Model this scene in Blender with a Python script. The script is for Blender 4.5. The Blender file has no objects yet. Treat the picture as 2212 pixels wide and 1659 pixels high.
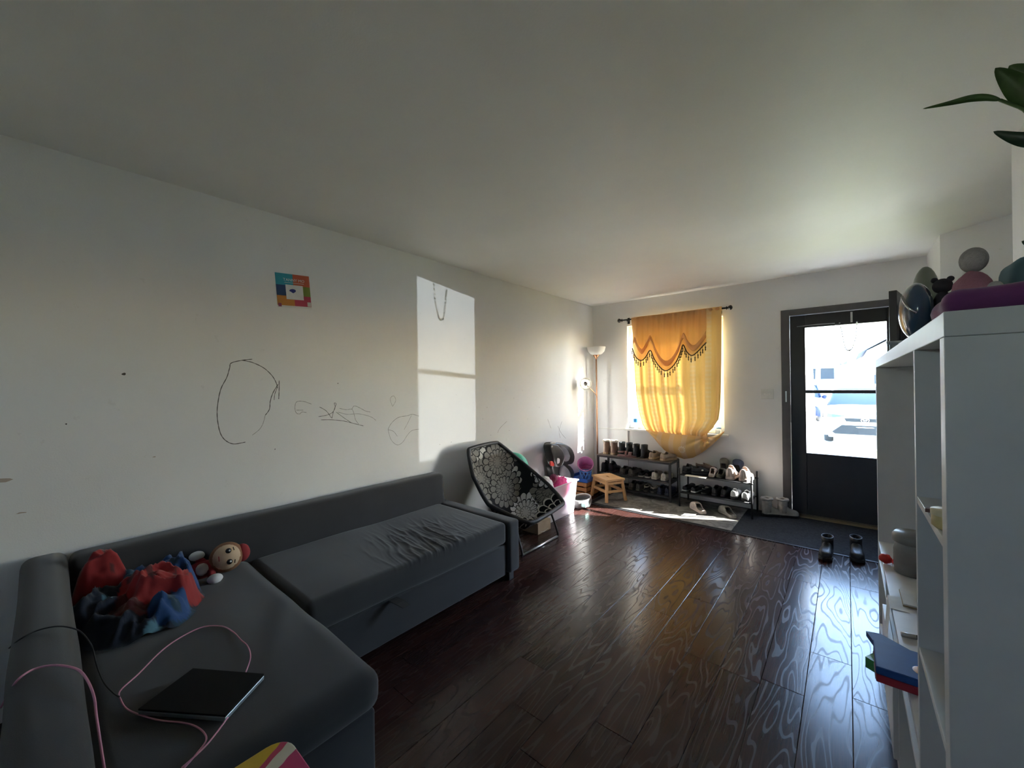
import bpy, bmesh, math, random
from mathutils import Vector, Matrix, noise
random.seed(7)
R = math.radians
sc = bpy.context.scene
COL = sc.collection

# ------------------------------------------------------------------ camera
FPX = 855.58
YAW, PITCH, ROLL = 0.70156, 0.00201, -0.01236
CP = Vector((2.68084, -4.9189, 1.36991))
_F = Vector((-math.sin(YAW) * math.cos(PITCH), math.cos(YAW) * math.cos(PITCH), math.sin(PITCH)))
_r = Vector((math.cos(YAW), math.sin(YAW), 0))
_u = _r.cross(_F)
CR = math.cos(ROLL) * _r + math.sin(ROLL) * _u
CU = -math.sin(ROLL) * _r + math.cos(ROLL) * _u
camd = bpy.data.cameras.new('camera')
camd.sensor_fit = 'HORIZONTAL'
camd.sensor_width = 36.0
camd.lens = FPX / 2212 * 36.0
camd.clip_start = 0.02
camd.clip_end = 400
cam = bpy.data.objects.new('camera', camd)
COL.objects.link(cam)
M3 = Matrix((CR, CU, -_F)).transposed()
cam.matrix_world = Matrix.Translation(CP) @ M3.to_4x4()
sc.camera = cam


def H(px, py, ax, val):
    """point where the ray through a photo pixel meets the plane axis=val"""
    d = _F + (px - 1106) / FPX * CR - (py - 829.5) / FPX * CU
    t = (val - CP[ax]) / d[ax]
    return CP + d * t


# ------------------------------------------------------------------ world, sun, exposure
SUN_TRAVEL = Vector((-1.0, -0.57, -0.62)).normalized()
w = bpy.data.worlds.new('world')
sc.world = w
w.use_nodes = True
wn = w.node_tree.nodes
bg = wn['Background']
sky = wn.new('ShaderNodeTexSky')
sky.sky_type = 'NISHITA'
sky.sun_disc = False
sky.sun_elevation = math.asin(-SUN_TRAVEL.z)
sky.sun_rotation = math.atan2(-SUN_TRAVEL.x, -SUN_TRAVEL.y)
sky.air_density = 1.0
sky.dust_density = 0.7
w.node_tree.links.new(sky.outputs[0], bg.inputs[0])
bg.inputs[1].default_value = 0.56
sund = bpy.data.lights.new('sun', 'SUN')
sund.energy = 19.0
sund.angle = R(0.6)
sund.color = (1.0, 0.955, 0.89)
sun = bpy.data.objects.new('sun', sund)
COL.objects.link(sun)
sun.rotation_euler = SUN_TRAVEL.to_track_quat('-Z', 'Y').to_euler()
sun.location = (6, 8, 6)
# sun glinting off a parked car's glass further down the drive: it throws the door's shape onto the left wall
gd = bpy.data.lights.new('car_glass_glint', 'SPOT')
gd.energy = 1050.0
gd.color = (0.95, 0.99, 1.0)
gd.shadow_soft_size = 0.025
gd.spot_size = R(4.6)
gd.spot_blend = 0.05
gl = bpy.data.objects.new('car_glass_glint', gd)
COL.objects.link(gl)
gl.location = (16.7, 14.1, 0.18)
gl.rotation_euler = (Vector((2.66, 0, 1.28)) - Vector(gl.location)).to_track_quat('-Z', 'Y').to_euler()
for nm, loc, sx, sz in (('door_daylight', (2.665, 0.16, 1.28), 0.62, 1.3), ('window_daylight', (1.065, 0.17, 1.45), 1.14, 1.34), ('fill_window_daylight', (1.3, -7.34, 1.8), 0.36, 0.36)):  # last portal serves the unseen window added for fill light
    pd = bpy.data.lights.new(nm, 'AREA')
    pd.shape = 'RECTANGLE'
    pd.size = sx
    pd.size_y = sz
    pd.cycles.is_portal = True
    po = bpy.data.objects.new(nm, pd)
    COL.objects.link(po)
    po.location = loc
    po.rotation_euler = (R(-90 if loc[1] > 0 else 90), 0, 0)
vs = sc.view_settings
vs.view_transform = 'Standard'
vs.look = 'None'
vs.gamma = 1.0
vs.use_curve_mapping = False
vs.exposure = 3.55
sc.cycles.max_bounces = 8
sc.cycles.diffuse_bounces = 6
sc.cycles.transparent_max_bounces = 12
sc.cycles.sample_clamp_indirect = 6.0
sc.cycles.caustics_reflective = False
sc.cycles.caustics_refractive = False
sc.cycles.use_denoising = True

# ------------------------------------------------------------------ materials
MATS = {}


def nn(nt, t, **kw):
    n = nt.nodes.new(t)
    for k, v in kw.items():
        setattr(n, k, v)
    return n


def mth(nt, op, a, b=None, c=None, clamp=False):
    n = nt.nodes.new('ShaderNodeMath')
    n.operation = op
    n.use_clamp = clamp
    for i, v in enumerate((a, b, c)):
        if v is None:
            continue
        if isinstance(v, (int, float)):
            n.inputs[i].default_value = v
        else:
            nt.links.new(v, n.inputs[i])
    return n.outputs[0]


def vmth(nt, op, a, b=None):
    n = nt.nodes.new('ShaderNodeVectorMath')
    n.operation = op
    for i, v in enumerate((a, b)):
        if v is None:
            continue
        if isinstance(v, (tuple, list)):
            n.inputs[i].default_value = v
        elif isinstance(v, (int, float)):
            n.inputs[3].default_value = v
        else:
            nt.links.new(v, n.inputs[i])
    return n.outputs[1] if op in ('LENGTH', 'DISTANCE', 'DOT_PRODUCT') else n.outputs[0]


def mixc(nt, fac, a, b):
    n = nt.nodes.new('ShaderNodeMix')
    n.data_type = 'RGBA'
    for s, v in ((n.inputs[0], fac), (n.inputs[6], a), (n.inputs[7], b)):
        if isinstance(v, (int, float)):
            s.default_value = v
        elif isinstance(v, tuple):
            s.default_value = (*v[:3], 1)
        else:
            nt.links.new(v, s)
    return n.outputs[2]


def ramp(nt, fac, pts):
    n = nt.nodes.new('ShaderNodeValToRGB')
    el = n.color_ramp.elements
    while len(el) > 1:
        el.remove(el[-1])
    for i, (p, c) in enumerate(pts):
        e = el[0] if i == 0 else el.new(p)
        e.position = p
        e.color = (*c, 1) if not isinstance(c, (int, float)) else (c, c, c, 1)
    nt.links.new(fac, n.inputs[0])
    return n.outputs[0]


def noise_n(nt, vec, scale, detail=3, rough=0.5, dist=0.0):
    n = nt.nodes.new('ShaderNodeTexNoise')
    n.inputs['Scale'].default_value = scale
    n.inputs['Detail'].default_value = detail
    n.inputs['Roughness'].default_value = rough
    n.inputs['Distortion'].default_value = dist
    nt.links.new(vec, n.inputs['Vector'])
    return n.outputs[0]


def new_mat(name):
    m = bpy.data.materials.new(name)
    m.use_nodes = True
    nt = m.node_tree
    b = nt.nodes['Principled BSDF']
    return m, nt, b


def mat(name, col, rough=0.6, metal=0.0, var=0.12, nscale=12.0, bump=0.0, bscale=80.0, spec=0.5, sheen=0.0, coat=0.0):
    """plain surface with a little procedural colour variation and relief"""
    if name in MATS:
        return MATS[name]
    m, nt, b = new_mat(name)
    tc = nn(nt, 'ShaderNodeTexCoord')
    v = tc.outputs['Object']
    f = noise_n(nt, v, nscale, 4)
    lo = tuple(max(0, c * (1 - var)) for c in col)
    hi = tuple(min(1, c * (1 + var)) for c in col)
    nt.links.new(ramp(nt, f, [(0.3, lo), (0.7, hi)]), b.inputs['Base Color'])
    b.inputs['Roughness'].default_value = rough
    b.inputs['Metallic'].default_value = metal
    b.inputs['Specular IOR Level'].default_value = spec
    if sheen:
        b.inputs['Sheen Weight'].default_value = sheen
    if coat:
        b.inputs['Coat Weight'].default_value = coat
    if bump:
        bn = nn(nt, 'ShaderNodeBump')
        bn.inputs['Strength'].default_value = bump
        bn.inputs['Distance'].default_value = 0.01
        nt.links.new(noise_n(nt, v, bscale, 3), bn.inputs['Height'])
        nt.links.new(bn.outputs[0], b.inputs['Normal'])
    MATS[name] = m
    return m


def wall_mat(name, base, smudge=0.5):
    m, nt, b = new_mat(name)
    g = nn(nt, 'ShaderNodeNewGeometry').outputs['Position']
    big = noise_n(nt, g, 1.3, 5, 0.6)
    fine = noise_n(nt, g, 9.0, 6, 0.7)
    c = ramp(nt, big, [(0.35, tuple(x * 0.95 for x in base)), (0.65, base)])
    dirt = mth(nt, 'MULTIPLY', mth(nt, 'GREATER_THAN', fine, 0.66), smudge * 0.25)
    c = mixc(nt, dirt, c, (0.42, 0.40, 0.36))
    nt.links.new(c, b.inputs['Base Color'])
    b.inputs['Roughness'].default_value = 0.55
    b.inputs['Specular IOR Level'].default_value = 0.3
    bn = nn(nt, 'ShaderNodeBump')
    bn.inputs['Strength'].default_value = 0.12
    bn.inputs['Distance'].default_value = 0.004
    nt.links.new(noise_n(nt, g, 160, 2), bn.inputs['Height'])
    nt.links.new(bn.outputs[0], b.inputs['Normal'])
    MATS[name] = m
    return m


def plank_mat():
    m, nt, b = new_mat('floor_wood')
    g = nn(nt, 'ShaderNodeNewGeometry').outputs['Position']
    oi = nn(nt, 'ShaderNodeObjectInfo')
    rnd = oi.outputs['Random']
    cmb = nn(nt, 'ShaderNodeCombineXYZ')
    nt.links.new(mth(nt, 'MULTIPLY', rnd, 37.0), cmb.inputs[0])
    nt.links.new(mth(nt, 'MULTIPLY', rnd, 91.0), cmb.inputs[1])
    v = vmth(nt, 'ADD', g, cmb.outputs[0])
    sv = vmth(nt, 'MULTIPLY', v, (9.0, 1.35, 1.0))
    n1 = noise_n(nt, sv, 0.75, 2, 0.45, 0.25)
    rings = mth(nt, 'SINE', mth(nt, 'MULTIPLY', n1, 105.0))
    ringm = mth(nt, 'MULTIPLY_ADD', rings, 0.5, 0.5)
    line = mth(nt, 'POWER', ringm, 8.0)
    fib = noise_n(nt, vmth(nt, 'MULTIPLY', v, (180.0, 6.0, 1.0)), 1.0, 3, 0.6)
    tone = mth(nt, 'MULTIPLY_ADD', rnd, 0.6, 0.7)
    c = ramp(nt, fib, [(0.25, (0.020, 0.009, 0.008)), (0.75, (0.050, 0.021, 0.018))])
    c = mixc(nt, mth(nt, 'MULTIPLY', line, 0.35), c, (0.018, 0.009, 0.008))
    hs = nn(nt, 'ShaderNodeHueSaturation')
    nt.links.new(c, hs.inputs['Color'])
    nt.links.new(tone, hs.inputs['Value'])
    nt.links.new(hs.outputs[0], b.inputs['Base Color'])
    nt.links.new(mth(nt, 'MULTIPLY_ADD', line, 0.16, 0.215), b.inputs['Roughness'])
    b.inputs['Specular IOR Level'].default_value = 0.26
    bn = nn(nt, 'ShaderNodeBump')
    bn.inputs['Strength'].default_value = 0.05
    bn.inputs['Distance'].default_value = 0.0016
    h = mth(nt, 'ADD', mth(nt, 'MULTIPLY', line, -1.0), mth(nt, 'MULTIPLY', fib, 0.35))
    nt.links.new(h, bn.inputs['Height'])
    nt.links.new(bn.outputs[0], b.inputs['Normal'])
    MATS['floor_wood'] = m
    return m


def glass_mat(name, tint=(1, 1, 1), refl=0.08, haze=0.0):
    m = bpy.data.materials.new(name)
    m.use_nodes = True
    nt = m.node_tree
    nt.nodes.clear()
    out = nn(nt, 'ShaderNodeOutputMaterial')
    tr = nn(nt, 'ShaderNodeBsdfTransparent')
    tr.inputs[0].default_value = (*tint, 1)
    gl_ = nn(nt, 'ShaderNodeBsdfGlossy')
    gl_.inputs['Roughness'].default_value = 0.02
    fr = nn(nt, 'ShaderNodeFresnel')
    fr.inputs[0].default_value = 1.35
    mx = nn(nt, 'ShaderNodeMixShader')
    nt.links.new(mth(nt, 'MULTIPLY', fr.outputs[0], refl * 6), mx.inputs[0])
    nt.links.new(tr.outputs[0], mx.inputs[1])
    nt.links.new(gl_.outputs[0], mx.inputs[2])
    last = mx.outputs[0]
    if haze:
        df = nn(nt, 'ShaderNodeBsdfDiffuse')
        df.inputs[0].default_value = (0.9, 0.9, 0.9, 1)
        m2 = nn(nt, 'ShaderNodeMixShader')
        g = nn(nt, 'ShaderNodeNewGeometry').outputs['Position']
        nt.links.new(mth(nt, 'MULTIPLY', noise_n(nt, g, 6, 5), haze), m2.inputs[0])
        nt.links.new(last, m2.inputs[1])
        nt.links.new(df.outputs[0], m2.inputs[2])
        last = m2.outputs[0]
    nt.links.new(last, out.inputs[0])
    MATS[name] = m
    return m


def sheer_mat(name, col, trans, stripes=True, see=0.0, through=None):
    """translucent woven cloth: part diffuse, part light let through"""
    m = bpy.data.materials.new(name)
    m.use_nodes = True
    nt = m.node_tree
    nt.nodes.clear()
    out = nn(nt, 'ShaderNodeOutputMaterial')
    uv = nn(nt, 'ShaderNodeTexCoord').outputs['UV']
    sep = nn(nt, 'ShaderNodeSeparateXYZ')
    nt.links.new(uv, sep.inputs[0])
    c = None
    if stripes:
        st = mth(nt, 'SINE', mth(nt, 'MULTIPLY', sep.outputs[0], 38.0))
        band = mth(nt, 'GREATER_THAN', st, 0.35)
        wob = mth(nt, 'SINE', mth(nt, 'MULTIPLY', sep.outputs[1], 190.0))
        emb = mth(nt, 'GREATER_THAN', wob, 0.1)
        f = mth(nt, 'MULTIPLY', band, mth(nt, 'MULTIPLY_ADD', emb, 0.35, 0.45))
        pale = (min(1, col[0] * 1.0), min(1, col[1] * 1.15), min(1, col[2] * 1.75))
        c = mixc(nt, f, col, pale)
    df = nn(nt, 'ShaderNodeBsdfDiffuse')
    tl = nn(nt, 'ShaderNodeBsdfTranslucent')
    for n_ in (df, tl):
        if c is None:
            n_.inputs[0].default_value = (*col, 1)
        else:
            nt.links.new(c, n_.inputs[0])
    if through:
        if c is None:
            tl.inputs[0].default_value = (*through, 1)
        else:
            nt.links.new(mixc(nt, f, through, tuple(min(1, a_ * b_) for a_, b_ in zip(through, (1.0, 1.12, 1.5)))), tl.inputs[0])
    mx = nn(nt, 'ShaderNodeMixShader')
    mx.inputs[0].default_value = trans
    nt.links.new(df.outputs[0], mx.inputs[1])
    nt.links.new(tl.outputs[0], mx.inputs[2])
    last = mx.outputs[0]
    if see:
        tr = nn(nt, 'ShaderNodeBsdfTransparent')
        m2 = nn(nt, 'ShaderNodeMixShader')
        m2.inputs[0].default_value = see
        nt.links.new(last, m2.inputs[1])
        nt.links.new(tr.outputs[0], m2.inputs[2])
        last = m2.outputs[0]
    nt.links.new(last, out.inputs[0])
    MATS[name] = m
    return m


def flower_mat():
    """black cloth printed with large many-petalled flowers"""
    m, nt, b = new_mat('flower_print_cloth')
    uv = nn(nt, 'ShaderNodeTexCoord').outputs['UV']
    c = None
    for lay, (off, scl) in enumerate((((0.13, 0.37, 0), 3.6), ((0.0, 0.0, 0), 3.1))):
        vo = nn(nt, 'ShaderNodeTexVoronoi')
        vo.voronoi_dimensions = '2D'
        vo.inputs['Scale'].default_value = scl
        vo.inputs['Randomness'].default_value = 0.7
        uvo = vmth(nt, 'ADD', uv, off)
        nt.links.new(uvo, vo.inputs['Vector'])
        d = vmth(nt, 'SUBTRACT', uvo, vo.outputs['Position'])
        sp = nn(nt, 'ShaderNodeSeparateXYZ')
        nt.links.new(d, sp.inputs[0])
        ang = mth(nt, 'ARCTAN2', sp.outputs[1], sp.outputs[0])
        r = vmth(nt, 'LENGTH', d)
        cs = nn(nt, 'ShaderNodeSeparateColor')
        nt.links.new(vo.outputs['Color'], cs.inputs[0])
        inside = outline = None
        for k, (rad, npet) in enumerate(((0.170, 8.0), (0.108, 7.0), (0.052, 5.0))):
            ph = mth(nt, 'ABSOLUTE', mth(nt, 'SINE', mth(nt, 'MULTIPLY_ADD', ang, npet, k * 1.57)))
            edge = mth(nt, 'MULTIPLY', mth(nt, 'MULTIPLY_ADD', mth(nt, 'POWER', ph, 0.6), 0.20, 0.80), rad)
            q = mth(nt, 'DIVIDE', r, edge)
            ins = mth(nt, 'LESS_THAN', q, 1.0)
            ln = mth(nt, 'MULTIPLY', mth(nt, 'GREATER_THAN', q, 0.92), ins)
            rl_ = mth(nt, 'MULTIPLY', mth(nt, 'LESS_THAN', ph, 0.20), mth(nt, 'MULTIPLY', ins, mth(nt, 'GREATER_THAN', q, 0.52)))
            ol = mth(nt, 'MAXIMUM', ln, rl_)
            inside = ins if inside is None else mth(nt, 'MAXIMUM', inside, ins)
            outline = ol if outline is None else mth(nt, 'MAXIMUM', outline, ol)
        kind = cs.outputs[0]
        petal = ramp(nt, kind, [(0.0, (0.40, 0.39, 0.36)), (0.30, (0.17, 0.16, 0.145)), (0.55, (0.006, 0.006, 0.007)), (0.72, (0.56, 0.56, 0.58))])
        petal.node.color_ramp.interpolation = 'CONSTANT'
        linec = ramp(nt, kind, [(0.0, (0.012, 0.012, 0.012)), (0.55, (0.55, 0.54, 0.50)), (0.72, (0.012, 0.012, 0.012))])
        linec.node.color_ramp.interpolation = 'CONSTANT'
        c = mixc(nt, inside, (0.012, 0.012, 0.014) if c is None else c, petal)
        c = mixc(nt, outline, c, linec)
    nt.links.new(c, b.inputs['Base Color'])
    b.inputs['Roughness'].default_value = 0.85
    b.inputs['Specular IOR Level'].default_value = 0.2
    MATS['flower_print_cloth'] = m
    return m


def attr_mat(name, rough=0.85):
    m, nt, b = new_mat(name)
    a = nn(nt, 'ShaderNodeAttribute')
    a.attribute_name = 'tint'
    tc = nn(nt, 'ShaderNodeTexCoord').outputs['Object']
    f = noise_n(nt, tc, 60, 3)
    c = mixc(nt, mth(nt, 'MULTIPLY', f, 0.25), a.outputs[0], (0.0, 0.0, 0.0))
    nt.links.new(c, b.inputs['Base Color'])
    b.inputs['Roughness'].default_value = rough
    b.inputs['Sheen Weight'].default_value = 0.15
    MATS[name] = m
    return m


def rug_mat(name, a, bcol, scale, bump=0.6):
    m, nt, b = new_mat(name)
    g = nn(nt, 'ShaderNodeNewGeometry').outputs['Position']
    f = noise_n(nt, g, scale, 5, 0.65, 1.2)
    f2 = noise_n(nt, g, 420, 2)
    c = ramp(nt, f, [(0.40, a), (0.60, bcol)])
    c = mixc(nt, mth(nt, 'MULTIPLY', f2, 0.5), c, tuple(x * 0.35 for x in a))
    nt.links.new(c, b.inputs['Base Color'])
    b.inputs['Roughness'].default_value = 0.95
    b.inputs['Specular IOR Level'].default_value = 0.1
    bn = nn(nt, 'ShaderNodeBump')
    bn.inputs['Strength'].default_value = bump
    bn.inputs['Distance'].default_value = 0.003
    nt.links.new(f2, bn.inputs['Height'])
    nt.links.new(bn.outputs[0], b.inputs['Normal'])
    MATS[name] = m
    return m


def fabric_mat(name, col):
    m, nt, b = new_mat(name)
    g = nn(nt, 'ShaderNodeTexCoord').outputs['Object']
    f = noise_n(nt, g, 3.0, 4)
    wv = noise_n(nt, g, 700, 2)
    c = ramp(nt, f, [(0.3, tuple(x * 0.85 for x in col)), (0.7, tuple(x * 1.15 for x in col))])
    c = mixc(nt, mth(nt, 'MULTIPLY', wv, 0.5), c, tuple(x * 0.45 for x in col))
    nt.links.new(c, b.inputs['Base Color'])
    b.inputs['Roughness'].default_value = 0.92
    b.inputs['Specular IOR Level'].default_value = 0.15
    b.inputs['Sheen Weight'].default_value = 0.25
    b.inputs['Sheen Roughness'].default_value = 0.5
    bn = nn(nt, 'ShaderNodeBump')
    bn.inputs['Strength'].default_value = 0.25
    bn.inputs['Distance'].default_value = 0.002
    nt.links.new(wv, bn.inputs['Height'])
    nt.links.new(bn.outputs[0], b.inputs['Normal'])
    MATS[name] = m
    return m


WALL = wall_mat('wall_paint', (0.79, 0.79, 0.785))
CEIL = wall_mat('ceiling_paint', (0.86, 0.855, 0.84), 0.0)
WOOD = plank_mat()
GLASS = glass_mat('window_glass', (0.97, 0.99, 1.0), 0.10)
SOFA = fabric_mat('sofa_fabric', (0.049, 0.048, 0.052))
CURT = sheer_mat('curtain_cloth', (0.80, 0.52, 0.22), 0.058, through=(0.80, 0.43, 0.095))
CURT2 = sheer_mat('valance_cloth', (0.86, 0.65, 0.40), 0.72, stripes=False)
FLOW = flower_mat()
WHITE_L = mat('white_laminate', (0.66, 0.66, 0.66), 0.42, var=0.03)
BLACKM = mat('black_metal', (0.018, 0.018, 0.020), 0.45, 0.0, spec=0.5)
DOORP = mat('dark_door_paint', (0.028, 0.028, 0.034), 0.38, var=0.08)
TRIMP = mat('dark_trim_paint', (0.090, 0.083, 0.086), 0.42, var=0.1)
VINYL = mat('white_vinyl', (0.78, 0.78, 0.75), 0.4, var=0.03)


# ------------------------------------------------------------------ mesh builder
class MB:
    def __init__(s):
        s.v, s.f, s.uv, s.tint = [], [], None, None

    def add(s, vs, fs):
        o = len(s.v)
        s.v += [Vector(p) for p in vs]
        s.f += [tuple(i + o for i in f) for f in fs]
        return s

    def box(s, a, b):
        x0, y0, z0 = a
        x1, y1, z1 = b
        return s.add([(x0, y0, z0), (x1, y0, z0), (x1, y1, z0), (x0, y1, z0), (x0, y0, z1), (x1, y0, z1), (x1, y1, z1), (x0, y1, z1)],
                     [(0, 3, 2, 1), (4, 5, 6, 7), (0, 1, 5, 4), (1, 2, 6, 5), (2, 3, 7, 6), (3, 0, 4, 7)])

    def bar(s, p, q, w, h=None):
        h = h or w
        p, q = Vector(p), Vector(q)
        d = (q - p).normalized()
        up = Vector((0, 0, 1)) if abs(d.z) < 0.95 else Vector((0, 1, 0))
        x = d.cross(up).normalized() * w / 2
        y = x.cross(d).normalized() * h / 2
        vs = [c + sx * x + sy * y for c in (p, q) for sx, sy in ((-1, -1), (1, -1), (1, 1), (-1, 1))]
        return s.add(vs, [(3, 2, 1, 0), (4, 5, 6, 7), (0, 1, 5, 4), (1, 2, 6, 5), (2, 3, 7, 6), (3, 0, 4, 7)])

    def tube(s, path, r, n=8, closed=False, cap=True):
        path = [Vector(p) for p in path]
        k = len(path)
        rs = r if isinstance(r, (list, tuple)) else [r] * k
        vs, fs = [], []
        pu = None
        for i in range(k):
            if closed:
                d = path[(i + 1) % k] - path[i - 1]
            else:
                d = path[min(i + 1, k - 1)] - path[max(i - 1, 0)]
            d.normalize()
            if pu is None:
                up = Vector((0, 0, 1)) if abs(d.z) < 0.9 else Vector((1, 0, 0))
                x = d.cross(up).normalized()
            else:
                x = (pu - d * pu.dot(d)).normalized()
            pu = x
            y = d.cross(x)
            for j in range(n):
                a = 2 * math.pi * j / n
                vs.append(path[i] + (x * math.cos(a) + y * math.sin(a)) * rs[i])
        m = k if closed else k - 1
        for i in range(m):
            for j in range(n):
                a, b = i * n + j, i * n + (j + 1) % n
                c, d2 = ((i + 1) % k) * n + (j + 1) % n, ((i + 1) % k) * n + j
                fs.append((a, b, c, d2))
        if cap and not closed:
            fs.append(tuple(range(n - 1, -1, -1)))
            fs.append(tuple((k - 1) * n + j for j in range(n)))
        return s.add(vs, fs)

    def lathe(s, prof, n=20, c=(0, 0, 0), sx=1.0, sy=1.0, capb=True, capt=True):
        vs, fs = [], []
        for r, z in prof:
            for j in range(n):
                a = 2 * math.pi * j / n
                vs.append((c[0] + r * math.cos(a) * sx, c[1] + r * math.sin(a) * sy, c[2] + z))
        for i in range(len(prof) - 1):
            for j in range(n):
                fs.append((i * n + j, i * n + (j + 1) % n, (i + 1) * n + (j + 1) % n, (i + 1) * n + j))
        if capb:
            fs.append(tuple(range(n - 1, -1, -1)))
        if capt:
            fs.append(tuple((len(prof) - 1) * n + j for j in range(n)))
        return s.add(vs, fs)

    def ell(s, c, rad, nu=18, nv=10, fn=None):
        prof = [(math.sin(math.pi * i / nv), -math.cos(math.pi * i / nv)) for i in range(1, nv)]
        o = len(s.v)
        vs, fs = [], []
        for r, z in prof:
            for j in range(nu):
                a = 2 * math.pi * j / nu
                p = Vector((r * math.cos(a), r * math.sin(a), z))
                if fn:
                    p = p * fn(p)
                vs.append((c[0] + p.x * rad[0], c[1] + p.y * rad[1], c[2] + p.z * rad[2]))
        for i in range(nv - 2):
            for j in range(nu):
                fs.append((i * nu + j, i * nu + (j + 1) % nu, (i + 1) * nu + (j + 1) % nu, (i + 1) * nu + j))
        b = len(vs)
        vs += [(c[0], c[1], c[2] - rad[2]), (c[0], c[1], c[2] + rad[2])]
        for j in range(nu):
            fs.append((b, (j + 1) % nu, j))
            fs.append((b + 1, (nv - 2) * nu + j, (nv - 2) * nu + (j + 1) % nu))
        return s.add(vs, fs)

    def grid(s, fn, nu, nv, uv=True, wrap=False):
        vs = [fn(i / nu, j / nv) for j in range(nv + 1) for i in range(nu + 1)]
        fs = [(j * (nu + 1) + i, j * (nu + 1) + i + 1, (j + 1) * (nu + 1) + i + 1, (j + 1) * (nu + 1) + i) for j in range(nv) for i in range(nu)]
        if uv and not s.v:
            s.uv = [(i / nu, j / nv) for j in range(nv + 1) for i in range(nu + 1)]
        return s.add(vs, fs)

    def prism(s, poly, z0, z1, f=lambda x, y, z: (x, y, z)):
        n = len(poly)
        vs = [f(x, y, z0) for x, y in poly] + [f(x, y, z1) for x, y in poly]
        fs = [tuple(range(n - 1, -1, -1)), tuple(range(n, 2 * n))] + [(i, (i + 1) % n, n + (i + 1) % n, n + i) for i in range(n)]
        return s.add(vs, fs)

    def rbox(s, a, b, r, n=(8, 8, 4), disp=None):
        """box with rounded edges, gridded so that it can be displaced"""
        a, b = Vector(a), Vector(b)

        def samp(lo, hi, k):
            e = [0, 0.2, 0.5, 1.0]
            L = [lo + r * t for t in e]
            mid = [lo + r + (hi - lo - 2 * r) * i / k for i in range(1, k)]
            return L + mid + [hi - r * t for t in reversed(e)]
        X, Y, Z = (samp(a[i], b[i], n[i]) for i in range(3))
        bm = {}
        vs, fs = [], []

        def vid(p):
            k = (round(p[0], 5), round(p[1], 5), round(p[2], 5))
            if k not in bm:
                c = Vector((min(max(p[0], a.x + r), b.x - r), min(max(p[1], a.y + r), b.y - r), min(max(p[2], a.z + r), b.z - r)))
                d = Vector(p) - c
                nrm = d.normalized() if d.length > 1e-9 else Vector((0, 0, 1))
                q = c + nrm * r if d.length > 1e-9 else Vector(p)
                if disp:
                    q = disp(q, nrm)
                bm[k] = len(vs)
                vs.append(q)
            return bm[k]

        def face(U, V, mk, flip):
            for i in range(len(U) - 1):
                for j in range(len(V) - 1):
                    q = [vid(mk(U[i], V[j])), vid(mk(U[i + 1], V[j])), vid(mk(U[i + 1], V[j + 1])), vid(mk(U[i], V[j + 1]))]
                    fs.append(tuple(reversed(q)) if flip else tuple(q))
        face(X, Y, lambda u, v: (u, v, b.z), False)
        face(X, Y, lambda u, v: (u, v, a.z), True)
        face(X, Z, lambda u, v: (u, a.y, v), False)
        face(X, Z, lambda u, v: (u, b.y, v), True)
        face(Y, Z, lambda u, v: (a.x, u, v), True)
        face(Y, Z, lambda u, v: (b.x, u, v), False)
        return s.add(vs, fs)

    def build(s, name, m, parent=None, smooth=False, bevel=0.0, solid=0.0, sub=0, local=False, angle=None, fix=False):
        me = bpy.data.meshes.new(name)
        off = Vector((0, 0, 0))
        if parent is not None and not local:
            off = Vector(parent.location)
            if parent.parent is not None:
                off = off + Vector(parent.parent.location)
        me.from_pydata([v - off for v in s.v], [], s.f)
        if s.uv:
            ul = me.uv_layers.new(name='UVMap')
            for l in me.loops:
                ul.data[l.index].uv = s.uv[l.vertex_index]
        if s.tint:
            at = me.color_attributes.new('tint', 'FLOAT_COLOR', 'POINT')
            for i, c in enumerate(s.tint):
                at.data[i].color = (*c, 1)
        if fix:
            bm = bmesh.new()
            bm.from_mesh(me)
            bmesh.ops.remove_doubles(bm, verts=bm.verts, dist=1e-5)
            bmesh.ops.recalc_face_normals(bm, faces=bm.faces)
            bm.to_mesh(me)
            bm.free()
        if smooth:
            me.polygons.foreach_set('use_smooth', [True] * len(me.polygons))
        me.materials.append(m)
        o = bpy.data.objects.new(name, me)
        COL.objects.link(o)
        if parent is not None:
            o.parent = parent
        if bevel:
            md = o.modifiers.new('bevel', 'BEVEL')
            md.width = bevel
            md.segments = 2
            md.limit_method = 'ANGLE'
        if solid:
            md = o.modifiers.new('solid', 'SOLIDIFY')
            md.thickness = abs(solid)
            md.offset = -1 if solid > 0 else 0
        if sub:
            md = o.modifiers.new('sub', 'SUBSURF')
            md.levels = sub
            md.render_levels = sub
        return o


def tag(o, label=None, cat=None, group=None, kind=None):
    if label:
        o['label'] = label
    if cat:
        o['category'] = cat
    if group:
        o['group'] = group
    if kind:
        o['kind'] = kind
    return o


def thing(name, label, cat, loc=(0, 0, 0), rz=0.0, group=None):
    o = bpy.data.objects.new(name, None)
    o.empty_display_size = 0.05
    COL.objects.link(o)
    o.location = loc
    o.rotation_euler = (0, 0, rz)
    return tag(o, label, cat, group)


def struct(o, label=None):
    o['kind'] = 'structure'
    if label:
        o['label'] = label
    return o


def lerp(t, pts):
    for (a, va), (b, vb) in zip(pts, pts[1:]):
        if t <= b:
            return va + (vb - va) * (t - a) / (b - a) if b > a else vb
    return pts[-1][1]


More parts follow.
